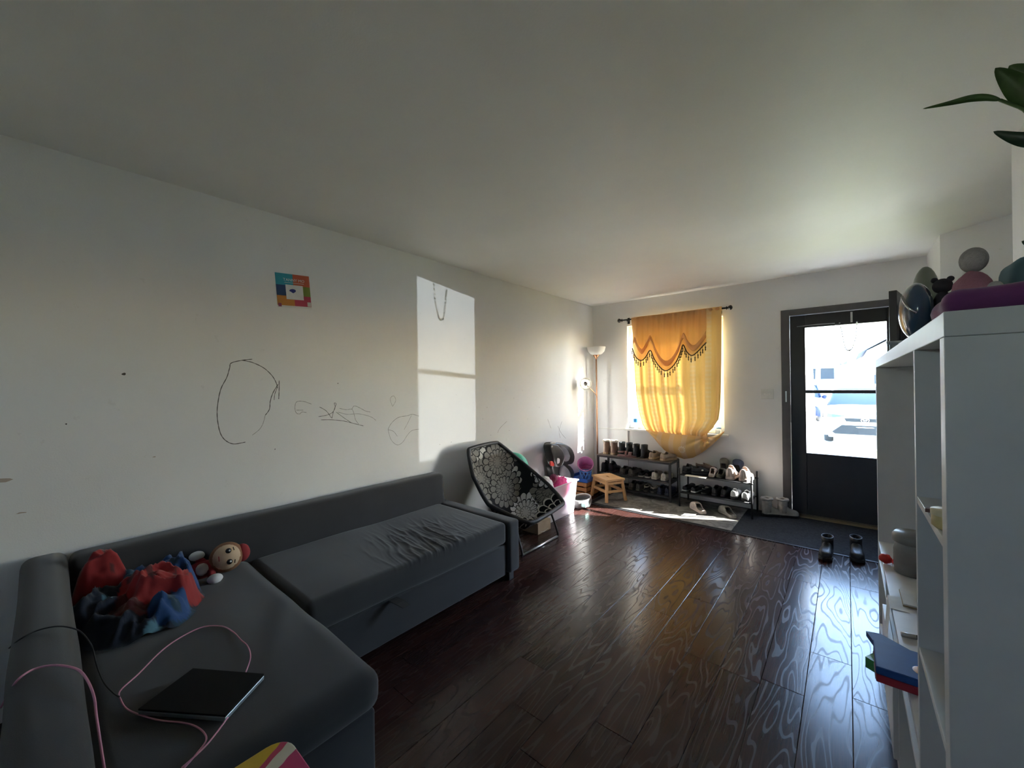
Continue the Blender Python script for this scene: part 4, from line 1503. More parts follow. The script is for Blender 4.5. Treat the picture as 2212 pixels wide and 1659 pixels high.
for z in (sh - 0.045, 0.115):
    for s_ in (-1, 1):
        MB().box((-hw + 0.01, s_ * (hd - 0.006) - 0.008, z - 0.016), (hw - 0.01, s_ * (hd - 0.006) + 0.008, z + 0.016)).build('rail', PINE, st, local=True, bevel=0.002)
        MB().box((s_ * (hw - 0.008) - 0.008, -hd + 0.01, z - 0.014), (s_ * (hw - 0.008) + 0.008, hd - 0.01, z + 0.014)).build('rail', PINE, st, local=True, bevel=0.002)

# ================================================================== SHOE RACKS
DKW = mat('dark_board', (0.10, 0.075, 0.06), 0.55, var=0.2)
r1 = thing('shoe_rack', 'black square-tube shoe rack with a brown top board below the window', 'rack', (0.68, -0.185, FZ))
R1X0, R1X1, R1Y0, R1Y1 = 0.225, 1.150, -0.345, -0.035
for x in (R1X0, R1X1 - 0.024):
    for y in (R1Y0, R1Y1 - 0.024):
        MB().box((x, y, FZ), (x + 0.024, y + 0.024, 0.46)).build('post', BLACKM, r1, bevel=0.002)
T1 = {}
for nm, z in (('top', 0.46), ('mid', 0.24), ('low', 0.075)):
    b = MB()
    for y in (R1Y0, R1Y1 - 0.02):
        b.box((R1X0 + 0.024, y, z - 0.022), (R1X1 - 0.024, y + 0.02, z - 0.002))
    for x in (R1X0, R1X1 - 0.02):
        b.box((x, R1Y0 + 0.024, z - 0.022), (x + 0.02, R1Y1 - 0.024, z - 0.002))
    b.build('tier_frame', BLACKM, r1, bevel=0.002)
    if nm == 'top':
        MB().box((R1X0 + 0.004, R1Y0 + 0.004, z - 0.002), (R1X1 - 0.004, R1Y1 - 0.004, z + 0.010)).build('top_board', DKW, r1, bevel=0.003)
        T1[nm] = z + 0.011
    else:
        b = MB()
        for k in range(7):
            y = R1Y0 + 0.03 + k * 0.04
            b.tube([(R1X0 + 0.01, y, z - 0.004), (R1X1 - 0.01, y, z - 0.004)], 0.004, 6)
        b.build('wire_shelf', BLACKM, r1)
        T1[nm] = z + 0.001
r2 = thing('shoe_rack', 'low black tube shoe rack with cloth tiers between the rack and the door', 'rack', (1.6, -0.25, FZ))
R2X0, R2X1, R2Y0, R2Y1 = 1.262, 1.952, -0.405, -0.095
for x in (R2X0, R2X1):
    for y in (R2Y0, R2Y1):
        MB().tube([(x, y, FZ), (x, y, 0.432)], 0.0095, 10).build('post', BLACKM, r2, smooth=True)
        MB().lathe([(0.013, 0), (0.013, 0.016)], 10, (x, y, 0.352)).build('joint', BLACKM, r2, smooth=True)
CLOTHB = mat('black_cloth', (0.022, 0.023, 0.026), 0.9)
T2 = {}
for nm, z in (('top', 0.36), ('mid', 0.165)):
    b = MB()
    for y in (R2Y0, R2Y1):
        b.tube([(R2X0, y, z), (R2X1, y, z)], 0.007, 8)
    b.build('rail', BLACKM, r2, smooth=True)
    MB().grid(lambda u, v: Vector((R2X0 + 0.012 + (R2X1 - R2X0 - 0.024) * u, R2Y0 + (R2Y1 - R2Y0) * v, z + 0.008 - 0.010 * math.sin(math.pi * v))), 10, 6).build('cloth_tier', CLOTHB, r2, smooth=True, solid=0.002)
    T2[nm] = z + 0.009


# ================================================================== SHOES
def upper_mesh(L, W, s, hts, o0, o1, ow, nl=26, nw=18, toe=1.0):
    """loft of arched sections heel (y=0) to toe (y=L); the collar is left open"""
    ws = [(0, 0.0), (0.015, 0.40), (0.05, 0.62), (0.14, 0.76), (0.35, 0.74), (0.52, 0.84), (0.74, 1.0), (0.88, 0.90 * toe), (0.96, 0.62 * toe), (0.99, 0.36 * toe), (1, 0.0)]
    T = [0, 0.015, 0.03, 0.055, 0.09] + [0.13 + (0.87 - 0.13) * i / (nl - 10) for i in range(nl - 9)] + [0.91, 0.945, 0.97, 0.99, 1.0]
    v, f = [], []
    k = nw + 1
    for t in T:
        wv, h = lerp(t, ws) * W / 2, lerp(t, hts)
        for j in range(k):
            a_ = math.pi * j / nw
            c_, si = math.cos(a_), math.sin(a_)
            x = wv * (abs(c_) ** 0.75) * (1 if c_ >= 0 else -1)
            z = s + h * si ** 0.62
            yy = t * L
            if t < 0.14:
                yy -= 0.0 + 0.10 * (1 - t / 0.14) * 0.05 * L * si
            v.append((x, yy, z))
    for i in range(len(T) - 1):
        tm_ = (T[i] + T[i + 1]) / 2
        for j in range(nw):
            am = math.pi * (j + 0.5) / nw
            if o0 < tm_ < o1 and abs(math.cos(am)) < ow(tm_):
                continue
            f.append((i * k + j, (i + 1) * k + j, (i + 1) * k + j + 1, i * k + j + 1))
    return MB().add(v, f)


def sole_mesh(L, W, s, toe=1.0, ov=1.06):
    ws = [(0, 0.30), (0.03, 0.58), (0.10, 0.76), (0.35, 0.74), (0.52, 0.84), (0.74, 1.0), (0.88, 0.90 * toe), (0.96, 0.62 * toe), (1.0, 0.26 * toe)]
    T = [0, 0.03, 0.08, 0.2, 0.35, 0.5, 0.62, 0.74, 0.84, 0.91, 0.96, 1.0]
    rt_ = [(lerp(t, ws) * W / 2 * ov, (t - 0.5) * L * 1.03 + L / 2) for t in T]
    poly = rt_ + [(-x, y) for x, y in reversed(rt_)]
    return MB().prism(poly, 0, s)


def shoe(kind, label, pos, rz, um, sm_, L=0.26, W=0.095, group=None, lm=None, tilt=None, sc_=1.0, cuffm=None):
    L, W = L * sc_, W * sc_
    name = {'sneaker': 'sneaker', 'flat': 'flat_shoe', 'clog': 'slipper', 'boot': 'boot', 'ankle': 'ankle_boot', 'sandal': 'sandal', 'hightop': 'high_top_shoe'}[kind]
    cat_ = {'boot': 'boot', 'ankle': 'boot', 'sandal': 'sandal', 'clog': 'slipper'}.get(kind, 'shoe')
    t = thing(name, label, cat_, pos, rz, group)
    if tilt:
        t.rotation_euler = (tilt[0], tilt[1], rz)
    dark = lm or mat('shoe_lining', (0.03, 0.028, 0.027), 0.9)
    if kind in ('sneaker', 'flat', 'hightop'):
        s = 0.028 if kind != 'flat' else 0.016
        hh = {'sneaker': 0.062, 'flat': 0.042, 'hightop': 0.098}[kind]
        hts = [(0, hh * 0.98), (0.06, hh), (0.2, hh * 0.9), (0.34, hh * 0.92), (0.44, hh * 1.02 if kind != 'flat' else 0.04), (0.6, 0.055 if kind != 'flat' else 0.038), (0.76, 0.042 if kind != 'flat' else 0.032), (0.92, 0.036), (0.98, 0.026), (1, 0.012)]
        ow = (lambda t_: 0.62 if t_ < 0.36 else 0.40)
        sole_mesh(L, W, s).build('sole', sm_, t, local=True, bevel=0.005)
        up_ = upper_mesh(L, W, s * 0.9, hts, 0.05, 0.44 if kind != 'flat' else 0.52, ow).build('upper', um, t, smooth=True, local=True, solid=0.005)
        ins = sole_mesh(L * 0.94, W * 0.78, 0.003)
        ins.build('insole', dark, t, local=True).location = (0, L * 0.03, s)
        if kind != 'flat':
            b_ = MB()
            for k in range(4):
                tt = 0.47 + k * 0.055
                z = s + lerp(tt, hts) * 0.99
                b_.tube([(-W * 0.20, tt * L, z - 0.006), (0, tt * L, z + 0.003), (W * 0.20, tt * L, z - 0.006)], 0.0028, 5)
            b_.build('laces', mat('pale_lace', (0.45, 0.43, 0.40), 0.8) if sum(um.diffuse_color[:3]) > 9 else sm_, up_, local=True)
            MB().grid(lambda u, v: Vector(((u - 0.5) * W * 0.42, (0.40 + 0.12 * v) * L - 0.01 * (1 - v), s + hh * (1.16 - 0.20 * v) - 0.012 * (2 * u - 1) ** 2)), 6, 4).build('tongue', um, up_, smooth=True, local=True, solid=0.004)
    elif kind == 'clog':
        s = 0.026
        hts = [(0, 0.020), (0.1, 0.020), (0.30, 0.024), (0.42, 0.050), (0.5, 0.062), (0.66, 0.064), (0.82, 0.054), (0.93, 0.040), (0.98, 0.028), (1, 0.014)]
        sole_mesh(L, W, s, 1.08, 1.08).build('sole', sm_, t, local=True, bevel=0.008)
        upper_mesh(L, W * 1.04, s * 0.8, hts, 0.04, 0.50, lambda t_: 0.84 if t_ < 0.40 else 0.62, toe=1.08).build('upper', um, t, smooth=True, local=True, solid=0.009)
        sole_mesh(L * 0.93, W * 0.80, 0.004, 1.08).build('footbed', dark, t, local=True).location = (0, L * 0.035, s)
    elif kind in ('boot', 'ankle'):
        s = 0.024 if kind == 'boot' else 0.022
        hS = 0.19 if kind == 'boot' else 0.135
        hS *= sc_
        hts = [(0, 0.07), (0.2, 0.085), (0.46, 0.080), (0.6, 0.062), (0.76, 0.050), (0.92, 0.042), (0.98, 0.030), (1, 0.014)]
        sole_mesh(L, W, s).build('sole', sm_, t, local=True, bevel=0.004)
        if kind == 'ankle':
            MB().box((-W * 0.33, 0.004, 0), (W * 0.33, 0.06, s + 0.012)).build('heel', sm_, t, local=True, bevel=0.004)
        upper_mesh(L, W, s * 0.9, hts, 2, 3, lambda t_: 0).build('upper', um, t, smooth=True, local=True)
        rx, ry = W * 0.43, L * 0.235
        shaft_ = MB().lathe([(1.0, s + 0.02), (0.98, s + 0.06), (0.98, hS * 0.75), (1.04, hS)], 22, (0, L * 0.235, 0), rx, ry, capb=True, capt=False).build('shaft', um, t, smooth=True, local=True, solid=0.005)
        MB().lathe([(0.86, 0), (0.86, 0.002)], 18, (0, L * 0.235, hS * 0.62), rx, ry).build('lining', dark, shaft_, local=True)
        if cuffm:
            MB().tube([(rx * 1.03 * math.cos(a_), L * 0.235 + ry * 1.03 * math.sin(a_), hS + 0.002 + 0.003 * math.sin(5 * a_)) for a_ in [2 * math.pi * i / 22 for i in range(22)]], 0.0125, 8, closed=True).build('cuff', cuffm, shaft_, smooth=True, local=True)
        if kind == 'boot':
            b_ = MB()
            for k in range(4):
                z = s + 0.06 + k * 0.026 * sc_
                yy = L * 0.235 + ry * (1.03 - 0.01 * k)
                b_.tube([(-rx * 0.5, yy - 0.012, z), (0, yy + 0.004, z + 0.004), (rx * 0.5, yy - 0.012, z)], 0.0028, 5)
            b_.build('laces', sm_, shaft_, local=True)
    elif kind == 'sandal':
        s = 0.020
        sole_mesh(L, W, s).build('sole', sm_, t, local=True, bevel=0.004)
        for t0_, t1_, h_ in ((0.60, 0.78, 0.046), (0.42, 0.52, 0.056)):
            MB().grid(lambda u, v: Vector((math.cos(math.pi * u) * W * 0.46, (t0_ + (t1_ - t0_) * v) * L, s * 0.6 + h_ * math.sin(math.pi * u) ** 0.7)), 14, 3).build('strap', um, t, smooth=True, local=True, solid=0.004)
        MB().grid(lambda u, v: Vector((math.cos(math.pi * (u - 0)) * W * 0.36, 0.36 * L - math.sin(math.pi * u) * 0.33 * L, s + 0.03 + 0.014 * v)), 14, 2).build('heel_strap', um, t, smooth=True, local=True, solid=0.004)
    if kind not in ('sandal',) and sc_ != 1.0:
        pass
    return t


def leather(n, c, rough=0.6, **k):
    return mat('shoe_' + n, c, rough, var=0.15, nscale=30, bump=0.2, bscale=120, **k)


BEI, DGN, BLKS, TANS = leather('beige_suede', (0.33, 0.22, 0.16)), leather('dark_green', (0.020, 0.032, 0.034)), leather('black', (0.012, 0.012, 0.014), 0.45), leather('tan_knit', (0.38, 0.29, 0.21), 0.8)
MAU, GRB, NAV, CRM = leather('mauve', (0.20, 0.095, 0.09)), leather('grey_brown', (0.11, 0.095, 0.085), 0.8), leather('navy', (0.02, 0.028, 0.06)), leather('cream', (0.58, 0.52, 0.44), 0.8)
FUR = mat('cream_fleece', (0.72, 0.66, 0.55), 0.95, bump=1.0, bscale=300)
SWH, STAN, SBLK, OLI = mat('white_sole', (0.66, 0.64, 0.58), 0.6), mat('gum_sole', (0.46, 0.32, 0.19), 0.6), mat('black_sole', (0.014, 0.014, 0.015), 0.6), leather('olive', (0.115, 0.105, 0.075), 0.5)
PKW, GRW, BRS = leather('pinkish_white', (0.60, 0.50, 0.44), 0.6), leather('grey_white', (0.36, 0.33, 0.30), 0.8), leather('brown', (0.17, 0.10, 0.075))
WHT = leather('white', (0.70, 0.70, 0.70), 0.5)
G1, G2 = 'shoes on the rack below the window', 'shoes on the low rack beside the door'


def pair(kind, base_label, where, xs, y, z, um, sm_, group, rz=(0.0, 0.0), words=('left', 'right'), **kw):
    for i, x in enumerate(xs):
        yy = y[i] if isinstance(y, (tuple, list)) else y
        shoe(kind, '%s %s, %s' % (words[i], base_label, where), (x, yy, z), rz[i], um, sm_, group=group, **kw)


zt, zm_, zl = T1['top'], T1['mid'], T1['low']
pair('boot', 'beige suede boot with a fleece cuff', 'at the left end of the top board', (0.315, 0.415), -0.295, zt, BEI, STAN, G1, (0.05, -0.04), cuffm=FUR, sc_=0.86, L=0.27, W=0.105)
pair('boot', 'dark green ankle boot', 'in the middle of the top board', (0.515, 0.608), -0.275, zt, DGN, SBLK, G1, (0.02, -0.03), sc_=0.84, L=0.27, W=0.10)
pair('boot', 'black lace-up boot', 'on the top board behind a mauve sandal', (0.705, 0.800), -0.295, zt, BLKS, SBLK, G1, (-0.1, -0.15), sc_=0.82, L=0.27, W=0.105)
pair('sneaker', 'tan knit sneaker', 'at the right end of the top board', (0.915, 1.045), (-0.318, -0.325), zt, TANS, STAN, G1, (-0.12, -0.32), L=0.235, W=0.10, lm=mat('brown_lining', (0.10, 0.075, 0.06), 0.9))
shoe('sandal', 'mauve sandal lying sideways in front of the dark boots on the top board', (0.50, -0.322, zt), R(-82), MAU, MAU, L=0.23, W=0.075, group=G1)
pair('hightop', 'black high-top shoe', 'left end of the middle tier', (0.285, 0.385), -0.30, zm_, BLKS, SBLK, G1, L=0.25)
pair('sneaker', 'grey-brown sneaker', 'middle tier above the stool', (0.545, 0.655), -0.315, zm_, GRB, GRB, G1, (0.0, -0.08))
pair('flat', 'black flat shoe with a white sole', 'middle tier, middle of the rack', (0.765, 0.848), -0.285, zm_, BLKS, SWH, G1, L=0.24, W=0.08)
pair('sneaker', 'beige sneaker', 'right end of the middle tier', (0.945, 1.055), -0.315, zm_, CRM, CRM, G1, (0.05, 0.05))
pair('sneaker', 'grey running shoe', 'bottom tier behind the stool', (0.655, 0.745), -0.315, zl, GRB, OLI, G1, (0.0, -0.05), W=0.085)
pair('sandal', 'beige strap sandal', 'bottom tier, middle of the rack', (0.838, 0.918), -0.30, zl, CRM, GRB, G1, (0.15, -0.1), W=0.075, L=0.23)
pair('sneaker', 'navy sneaker with pale stripes', 'right end of the bottom tier', (1.005, 1.09), -0.315, zl, NAV, NAV, G1, W=0.08, L=0.25)
z2, z3 = T2['top'], T2['mid']
sn = shoe('sneaker', 'black sneaker with a white side mark, heel towards the rack post', (1.300, -0.372, z2), R(-14), BLKS, SBLK, L=0.23, W=0.085, group=G2)
s2 = shoe('sneaker', 'black sneaker lying sideways along the front of the top cloth tier', (1.375, -0.352, z2), R(-62), BLKS, SBLK, L=0.19, W=0.085, group=G2)
for o_ in (sn, s2):
    MB().ell((0.042, 0.10, 0.055), (0.006, 0.012, 0.008), 10, 6).build('side_mark', SWH, o_, smooth=True, local=True)
shoe('sneaker', 'brown patterned sneaker at the back of the top cloth tier', (1.36, -0.135, z2), R(-84), BRS, STAN, L=0.22, W=0.075, group=G2)
shoe('clog', 'pale beige slipper standing on the top cloth tier', (1.580, -0.385, z2), R(4), PKW, PKW, L=0.20, W=0.075, group=G2, lm=BRS)
shoe('clog', 'olive rubber clog on the top cloth tier beside the white slippers', (1.648, -0.372, z2), R(-4), OLI, OLI, L=0.20, W=0.078, group=G2)
shoe('clog', 'olive rubber clog tipped up against the wall behind its mate', (1.650, -0.150, z2 + 0.006), R(3), OLI, OLI, L=0.17, W=0.085, group=G2, tilt=(R(58), 0))
shoe('clog', 'navy rubber clog tipped up behind the white slippers', (1.775, -0.150, z2 + 0.006), R(-4), NAV, NAV, L=0.17, W=0.10, group=G2, tilt=(R(58), 0))
pair('hightop', 'cream padded slipper boot', 'right end of the top cloth tier', (1.755, 1.875), (-0.392, -0.395), z2, PKW, PKW, G2, (0.0, -0.08), L=0.215, W=0.11, lm=BEI)
pair('flat', 'black slip-on with a white sole', 'left end of the lower cloth tier', (1.300, 1.392), -0.37, z3, BLKS, SWH, G2, (-0.12, -0.15), W=0.082, L=0.25)
shoe('sandal', 'black strap sandal on the lower cloth tier', (1.505, -0.38, z3), 0.0, BLKS, SBLK, L=0.24, W=0.085, group=G2)
pair('sneaker', 'black leather shoe', 'middle of the lower cloth tier', (1.602, 1.690), -0.375, z3, BLKS, SBLK, G2, W=0.08)
pair('sneaker', 'white-topped dark trainer', 'right end of the lower cloth tier', (1.790, 1.888), -0.395, z3, WHT, SBLK, G2, (0.05, -0.05), W=0.092, lm=mat('dark_lining', (0.03, 0.03, 0.035), 0.9))
tag(MB().rbox((1.335, -0.47, z2 - 0.004), (1.545, -0.40, z2 + 0.002), 0.002, (3, 3, 1)).build('insole_sheet', mat('pale_card', (0.62, 0.58, 0.50), 0.8)), 'pale shoe insole jutting out over the front of the low rack', 'insole')
shoe('clog', 'beige rubber clog lying on the rug in front of the low rack', (1.545, -0.545, FZ), R(52), PKW, PKW, L=0.25, W=0.095, lm=GRW).rotation_euler = (0, 0, R(40))
shoe('clog', 'greyer beige clog on the rug, half under the low rack', (1.815, -0.50, FZ), R(40), GRW, GRW, L=0.25, W=0.095, lm=GRB)
pair('boot', 'grey-white snow boot with a chunky dark sole', 'on the mat by the door casing', (2.012, 2.135), (-0.195, -0.135), 0.0075, GRW, SBLK, 'snow boots by the door', (R(-55), R(-62)), sc_=0.90, L=0.205, W=0.105, cuffm=mat('grey_fleece', (0.42, 0.39, 0.36), 0.95))
for i, (px, py, tx_, ty_, wd_) in enumerate(((1797, 1148, 1783, 1208, 'left'), (1851, 1150, 1845, 1210, 'right'))):
    toe = H(tx_, ty_, 2, 0.02)
    shoe('ankle', 'black leather ankle boot at the edge of the mat facing the room, %s one' % wd_, (toe.x + 0.012, toe.y + 0.25, 0.0075), R(180 - 4 + 6 * i), BLKS, SBLK, L=0.25, W=0.088, group='black ankle boots by the door', sc_=1.0)

# ================================================================== FOLDING CHAIR
ch = thing('folding_chair', 'folding bucket chair in black cloth with a grey and white flower print', 'chair', (0.5, -2.25, 0))
rimp = [(0.150, -2.53, 0.815), (0.150, -2.15, 0.830), tuple(H(1128, 999, 0, 0.31)), tuple(H(1184, 1046, 0, 0.56)), (0.78, -1.975, 0.325), (0.80, -2.49, 0.290), (0.42, -2.565, 0.385), (0.26, -2.58, 0.60)]
_rp = []
for i, q in enumerate(rimp):
    q, a_, c_ = Vector(q), Vector(rimp[i - 1]), Vector(rimp[(i + 1) % len(rimp)])
    _rp += [q.lerp(a_, 0.14), q.lerp(c_, 0.14)]
rim = smooth_path(_rp, 5, closed=True)
cen = Vector((0.46, -2.22, 0.20))
NR = len(rim)
b = MB()
vs, fs, uvs = [], [], []
RG = 14
for k in range(RG + 1):
    t = k / RG
    for i, q in enumerate(rim):
        p_ = cen.lerp(q, t)
        sag = (1 - t) * t * 4
        p_ = p_ + Vector((-0.03, 0, -0.10)) * sag * 0.75
        vs.append(p_)
        d_ = q - cen
        uvs.append((0.5 + (p_.y - cen.y) * 0.85 + 0.35 * (p_.x - cen.x), 0.5 + (p_.z - cen.z) * 0.72 - (p_.x - cen.x) * 0.62))
for k in range(RG):
    for i in range(NR):
        fs.append((k * NR + i, k * NR + (i + 1) % NR, (k + 1) * NR + (i + 1) % NR, (k + 1) * NR + i))
b.add(vs, fs)
b.uv = uvs
b.build('seat_sling', FLOW, ch, smooth=True, solid=-0.012)
MB().tube(rim, 0.017, 10, closed=True).build('rim_tube', mat('black_piping', (0.012, 0.012, 0.014), 0.6), ch, smooth=True)
MB().tube(smooth_path([(0.62, -2.47, 0.26), (0.70, -2.48, 0.05), (0.69, -2.47, 0.009), (0.69, -2.42, 0.009), (0.69, -2.2, 0.009), (0.69, -2.0, 0.009), (0.69, -1.955, 0.012), (0.68, -1.945, 0.05), (0.60, -1.95, 0.24), (0.45, -1.94, 0.52)], 8), 0.0095, 10).build('front_leg_frame', BLACKM, ch, smooth=True)
MB().tube([(0.69, -2.455, 0.0105), (0.69, -1.965, 0.0105)], 0.0102, 10).build('floor_sleeve', STEEL, ch, smooth=True)
MB().tube(smooth_path([(0.66, -2.46, 0.30), (0.42, -2.47, 0.16), (0.20, -2.46, 0.02), (0.16, -2.44, 0.009), (0.16, -2.2, 0.009), (0.16, -2.0, 0.009), (0.20, -1.97, 0.02), (0.42, -1.95, 0.18), (0.66, -1.95, 0.36)], 8), 0.0095, 10).build('rear_leg_frame', BLACKM, ch, smooth=True)
# carton and paper under the chair
cb = thing('cardboard_box', 'small brown carton on the floor under the flowered chair', 'box', (0.45, -1.98, 0))
MB().box((0.34, -2.02, 0.001), (0.52, -1.82, 0.10)).build('carton', mat('cardboard', (0.36, 0.28, 0.19), 0.85), cb)
MB().box((0.41, -2.021, 0.101), (0.45, -1.819, 0.102)).build('tape', mat('packing_tape', (0.50, 0.42, 0.30), 0.3), cb)
pp = H(1162, 1140, 2, 0.02)
tag(MB().grid(lambda u, v: Vector((pp.x - 0.08 + 0.16 * u, pp.y - 0.06 + 0.12 * v, 0.004 + 0.014 * abs(math.sin(u * 5 + v * 3)))), 10, 8).build('crumpled_paper', mat('white_paper', (0.66, 0.66, 0.64), 0.8), solid=0.001), 'crumpled white paper on the floor beside the carton under the chair', 'paper')

# ================================================================== CORNER CLUTTER
TOTE = sheer_mat('frosted_plastic', (0.85, 0.84, 0.86), 0.45, stripes=False, see=0.45)
to_ = thing('storage_tote', 'frosted plastic storage tote overflowing with pink clothes', 'storage box', (0.28, -1.5, 0))
tx0, tx1, ty0, ty1, tzt = 0.225, 0.465, -1.775, -1.235, 0.345
b = MB()


def tote_ring(z, g):
    return [(tx0 + 0.02 - g, ty0 + 0.02 - g, z), (tx1 - 0.02 + g, ty0 + 0.02 - g, z), (tx1 - 0.02 + g, ty1 - 0.02 + g, z), (tx0 + 0.02 - g, ty1 - 0.02 + g, z)]


vs = tote_ring(0.003, -0.01) + tote_ring(tzt, 0.02)
b.add(vs, [(3, 2, 1, 0), (0, 1, 5, 4), (1, 2, 6, 5), (2, 3, 7, 6), (3, 0, 4, 7)])
b.build('tub', TOTE, to_, solid=0.003)
rimt = tote_ring(tzt, 0.028)
MB().tube(rimt, 0.009, 8, closed=True).build('rim', TOTE, to_)


def heap(c, rad, seed, nu=40, nv=22, amp=0.25):
    return MB().ell(c, rad, nu, nv, lambda p: 1 + amp * abs(noise.noise(p * 2.3 + Vector((seed, 0, 0)))) - 0.10 + 0.09 * noise.noise(p * 6 + Vector((0, seed, 0))))


def cloth(n, c):
    return mat('cloth_' + n, c, 0.9, var=0.1, sheen=0.2)


HOT, PALEP, MAG, WCL, LIL = cloth('hot_pink', (0.75, 0.06, 0.26)), cloth('pale_pink', (0.72, 0.40, 0.52)), cloth('dark_magenta', (0.22, 0.02, 0.07)), cloth('white', (0.72, 0.70, 0.72)), cloth('lilac', (0.50, 0.42, 0.62))
tag(heap((0.385, -1.43, 0.29), (0.050, 0.14, 0.115), 1).build('pink_garment', HOT, smooth=True), 'hot pink garment bunched in the front of the storage tote', 'clothes')
tag(heap((0.335, -1.64, 0.32), (0.085, 0.085, 0.12), 4).build('white_garment', WCL, smooth=True), 'white patterned garment hanging over the left of the storage tote', 'clothes')
tag(heap((0.30, -1.36, 0.28), (0.040, 0.10, 0.11), 8).build('pale_garment', PALEP, smooth=True), 'pale pink garment at the back of the storage tote', 'clothes')
tag(heap((0.345, -1.49, 0.085), (0.085, 0.21, 0.07), 11).build('lilac_garment', LIL, smooth=True), 'lilac garment showing through the bottom of the storage tote', 'clothes')
tag(heap((0.36, -1.53, 0.40), (0.04, 0.05, 0.045), 13).build('maroon_garment', MAG, smooth=True), 'dark magenta garment on top of the clothes in the tote', 'clothes')
tag(MB().ell((0.425, -1.62, 0.20), (0.022, 0.03, 0.028), 16, 10).build('yellow_toy', mat('yellow_plastic', (0.72, 0.62, 0.12), 0.4), smooth=True), 'yellow toy ball showing through the tote wall', 'toy')

gb = thing('storage_carton', 'plain carton behind the tote carrying the green ball', 'box', (0.2, -1.95, 0))
MB().box((0.03, -2.02, 0.001), (0.145, -1.80, 0.40)).build('carton', MATS['cardboard'], gb)
MB().box((0.07, -2.021, 0.4005), (0.11, -1.799, 0.4015)).build('tape', MATS['packing_tape'], gb)
bc_ = H(1126, 1010, 0, 0.22)
tag(MB().ell((0.158, -1.925, 0.402 + 0.150), (0.150, 0.150, 0.150), 30, 18).build('green_ball', mat('green_rubber', (0.03, 0.42, 0.28), 0.35, var=0.04), smooth=True), 'shiny green ball behind the flowered chair', 'ball')

# child booster seat
bs = thing('booster_seat', 'black and grey child booster seat with red clips standing by the corner', 'car seat', (0.12, -1.36, 0))
BP, GP, RP, LG = mat('black_plastic', (0.015, 0.015, 0.016), 0.4), mat('grey_padding', (0.13, 0.125, 0.135), 0.9, bump=0.3), mat('red_plastic', (0.65, 0.03, 0.02), 0.4), mat('pale_emblem', (0.55, 0.55, 0.56), 0.4)


def hbs(px, py, x=0.20):
    return H(px, py, 0, x)


bx = 0.17
hd_ = [(1181, 962), (1190, 957), (1206, 957), (1222, 963), (1232, 974), (1235, 988), (1230, 997), (1212, 999), (1198, 1003), (1190, 1000), (1186, 985)]


def slab(pts, x0, x1, nm, m, par, infl=0.012):
    P_ = [H(x, y, 0, (x0 + x1) / 2) for x, y in pts]
    P_ = smooth_path(P_, 4, closed=True)
    n_ = len(P_)
    c_ = sum(P_, Vector()) / n_
    v, f = [], []
    rings_ = ((x0, 0.90), (x0 + infl * 0.4, 0.98), (x0 + infl, 1.0), (x1 - infl, 1.0), (x1 - infl * 0.4, 0.97), (x1, 0.88))
    for xx, s_ in rings_:
        for p_ in P_:
            v.append(Vector((xx, c_.y + (p_.y - c_.y) * s_, c_.z + (p_.z - c_.z) * s_)))
    for k in range(len(rings_) - 1):
        for i in range(n_):
            f.append((k * n_ + i, k * n_ + (i + 1) % n_, (k + 1) * n_ + (i + 1) % n_, (k + 1) * n_ + i))
    f.append(tuple(range(n_ - 1, -1, -1)))
    f.append(tuple((len(rings_) - 1) * n_ + i for i in range(n_)))
    return MB().add(v, f).build(nm, m, par, smooth=True, fix=True)


slab([(1181, 960), (1195, 955), (1212, 958), (1228, 968), (1235, 985), (1231, 1000), (1215, 1003), (1195, 1004), (1186, 990)], 0.06, 0.16, 'headrest_shell', BP, bs)
slab([(1208, 962), (1222, 970), (1229, 985), (1225, 996), (1212, 995), (1207, 980)], 0.158, 0.20, 'headrest_pad', GP, bs)
slab([(1181, 962), (1195, 959), (1206, 970), (1212, 985), (1209, 1002), (1199, 1008), (1190, 1000), (1186, 985)], 0.17, 0.27, 'headrest_wing', BP, bs)
slab([(1186, 1003), (1205, 1000), (1220, 1002), (1231, 1012), (1234, 1025), (1229, 1045), (1228, 1075), (1195, 1075), (1190, 1030)], 0.05, 0.15, 'backrest_shell', BP, bs)
slab([(1212, 1006), (1224, 1012), (1230, 1026), (1226, 1042), (1212, 1045)], 0.148, 0.19, 'backrest_pad', GP, bs)
slab([(1188, 998), (1192, 996), (1196, 1002), (1195, 1007), (1189, 1006)], 0.27, 0.285, 'red_clip', RP, bs, 0.005)
slab([(1204, 990), (1209, 992), (1208, 1000), (1203, 1001)], 0.27, 0.276, 'emblem', LG, bs, 0.002)
slab([(1190, 956), (1199, 955), (1198, 960), (1190, 961)], 0.165, 0.18, 'emblem', LG, bs, 0.003)
MB().rbox((0.03, -1.52, 0.002), (0.20, -1.20, 0.32), 0.03, (4, 4, 3)).build('seat_base', BP, bs, smooth=True)
MB().rbox((0.15, -1.49, 0.05), (0.208, -1.23, 0.30), 0.018, (2, 4, 4)).build('seat_pad', GP, bs, smooth=True)

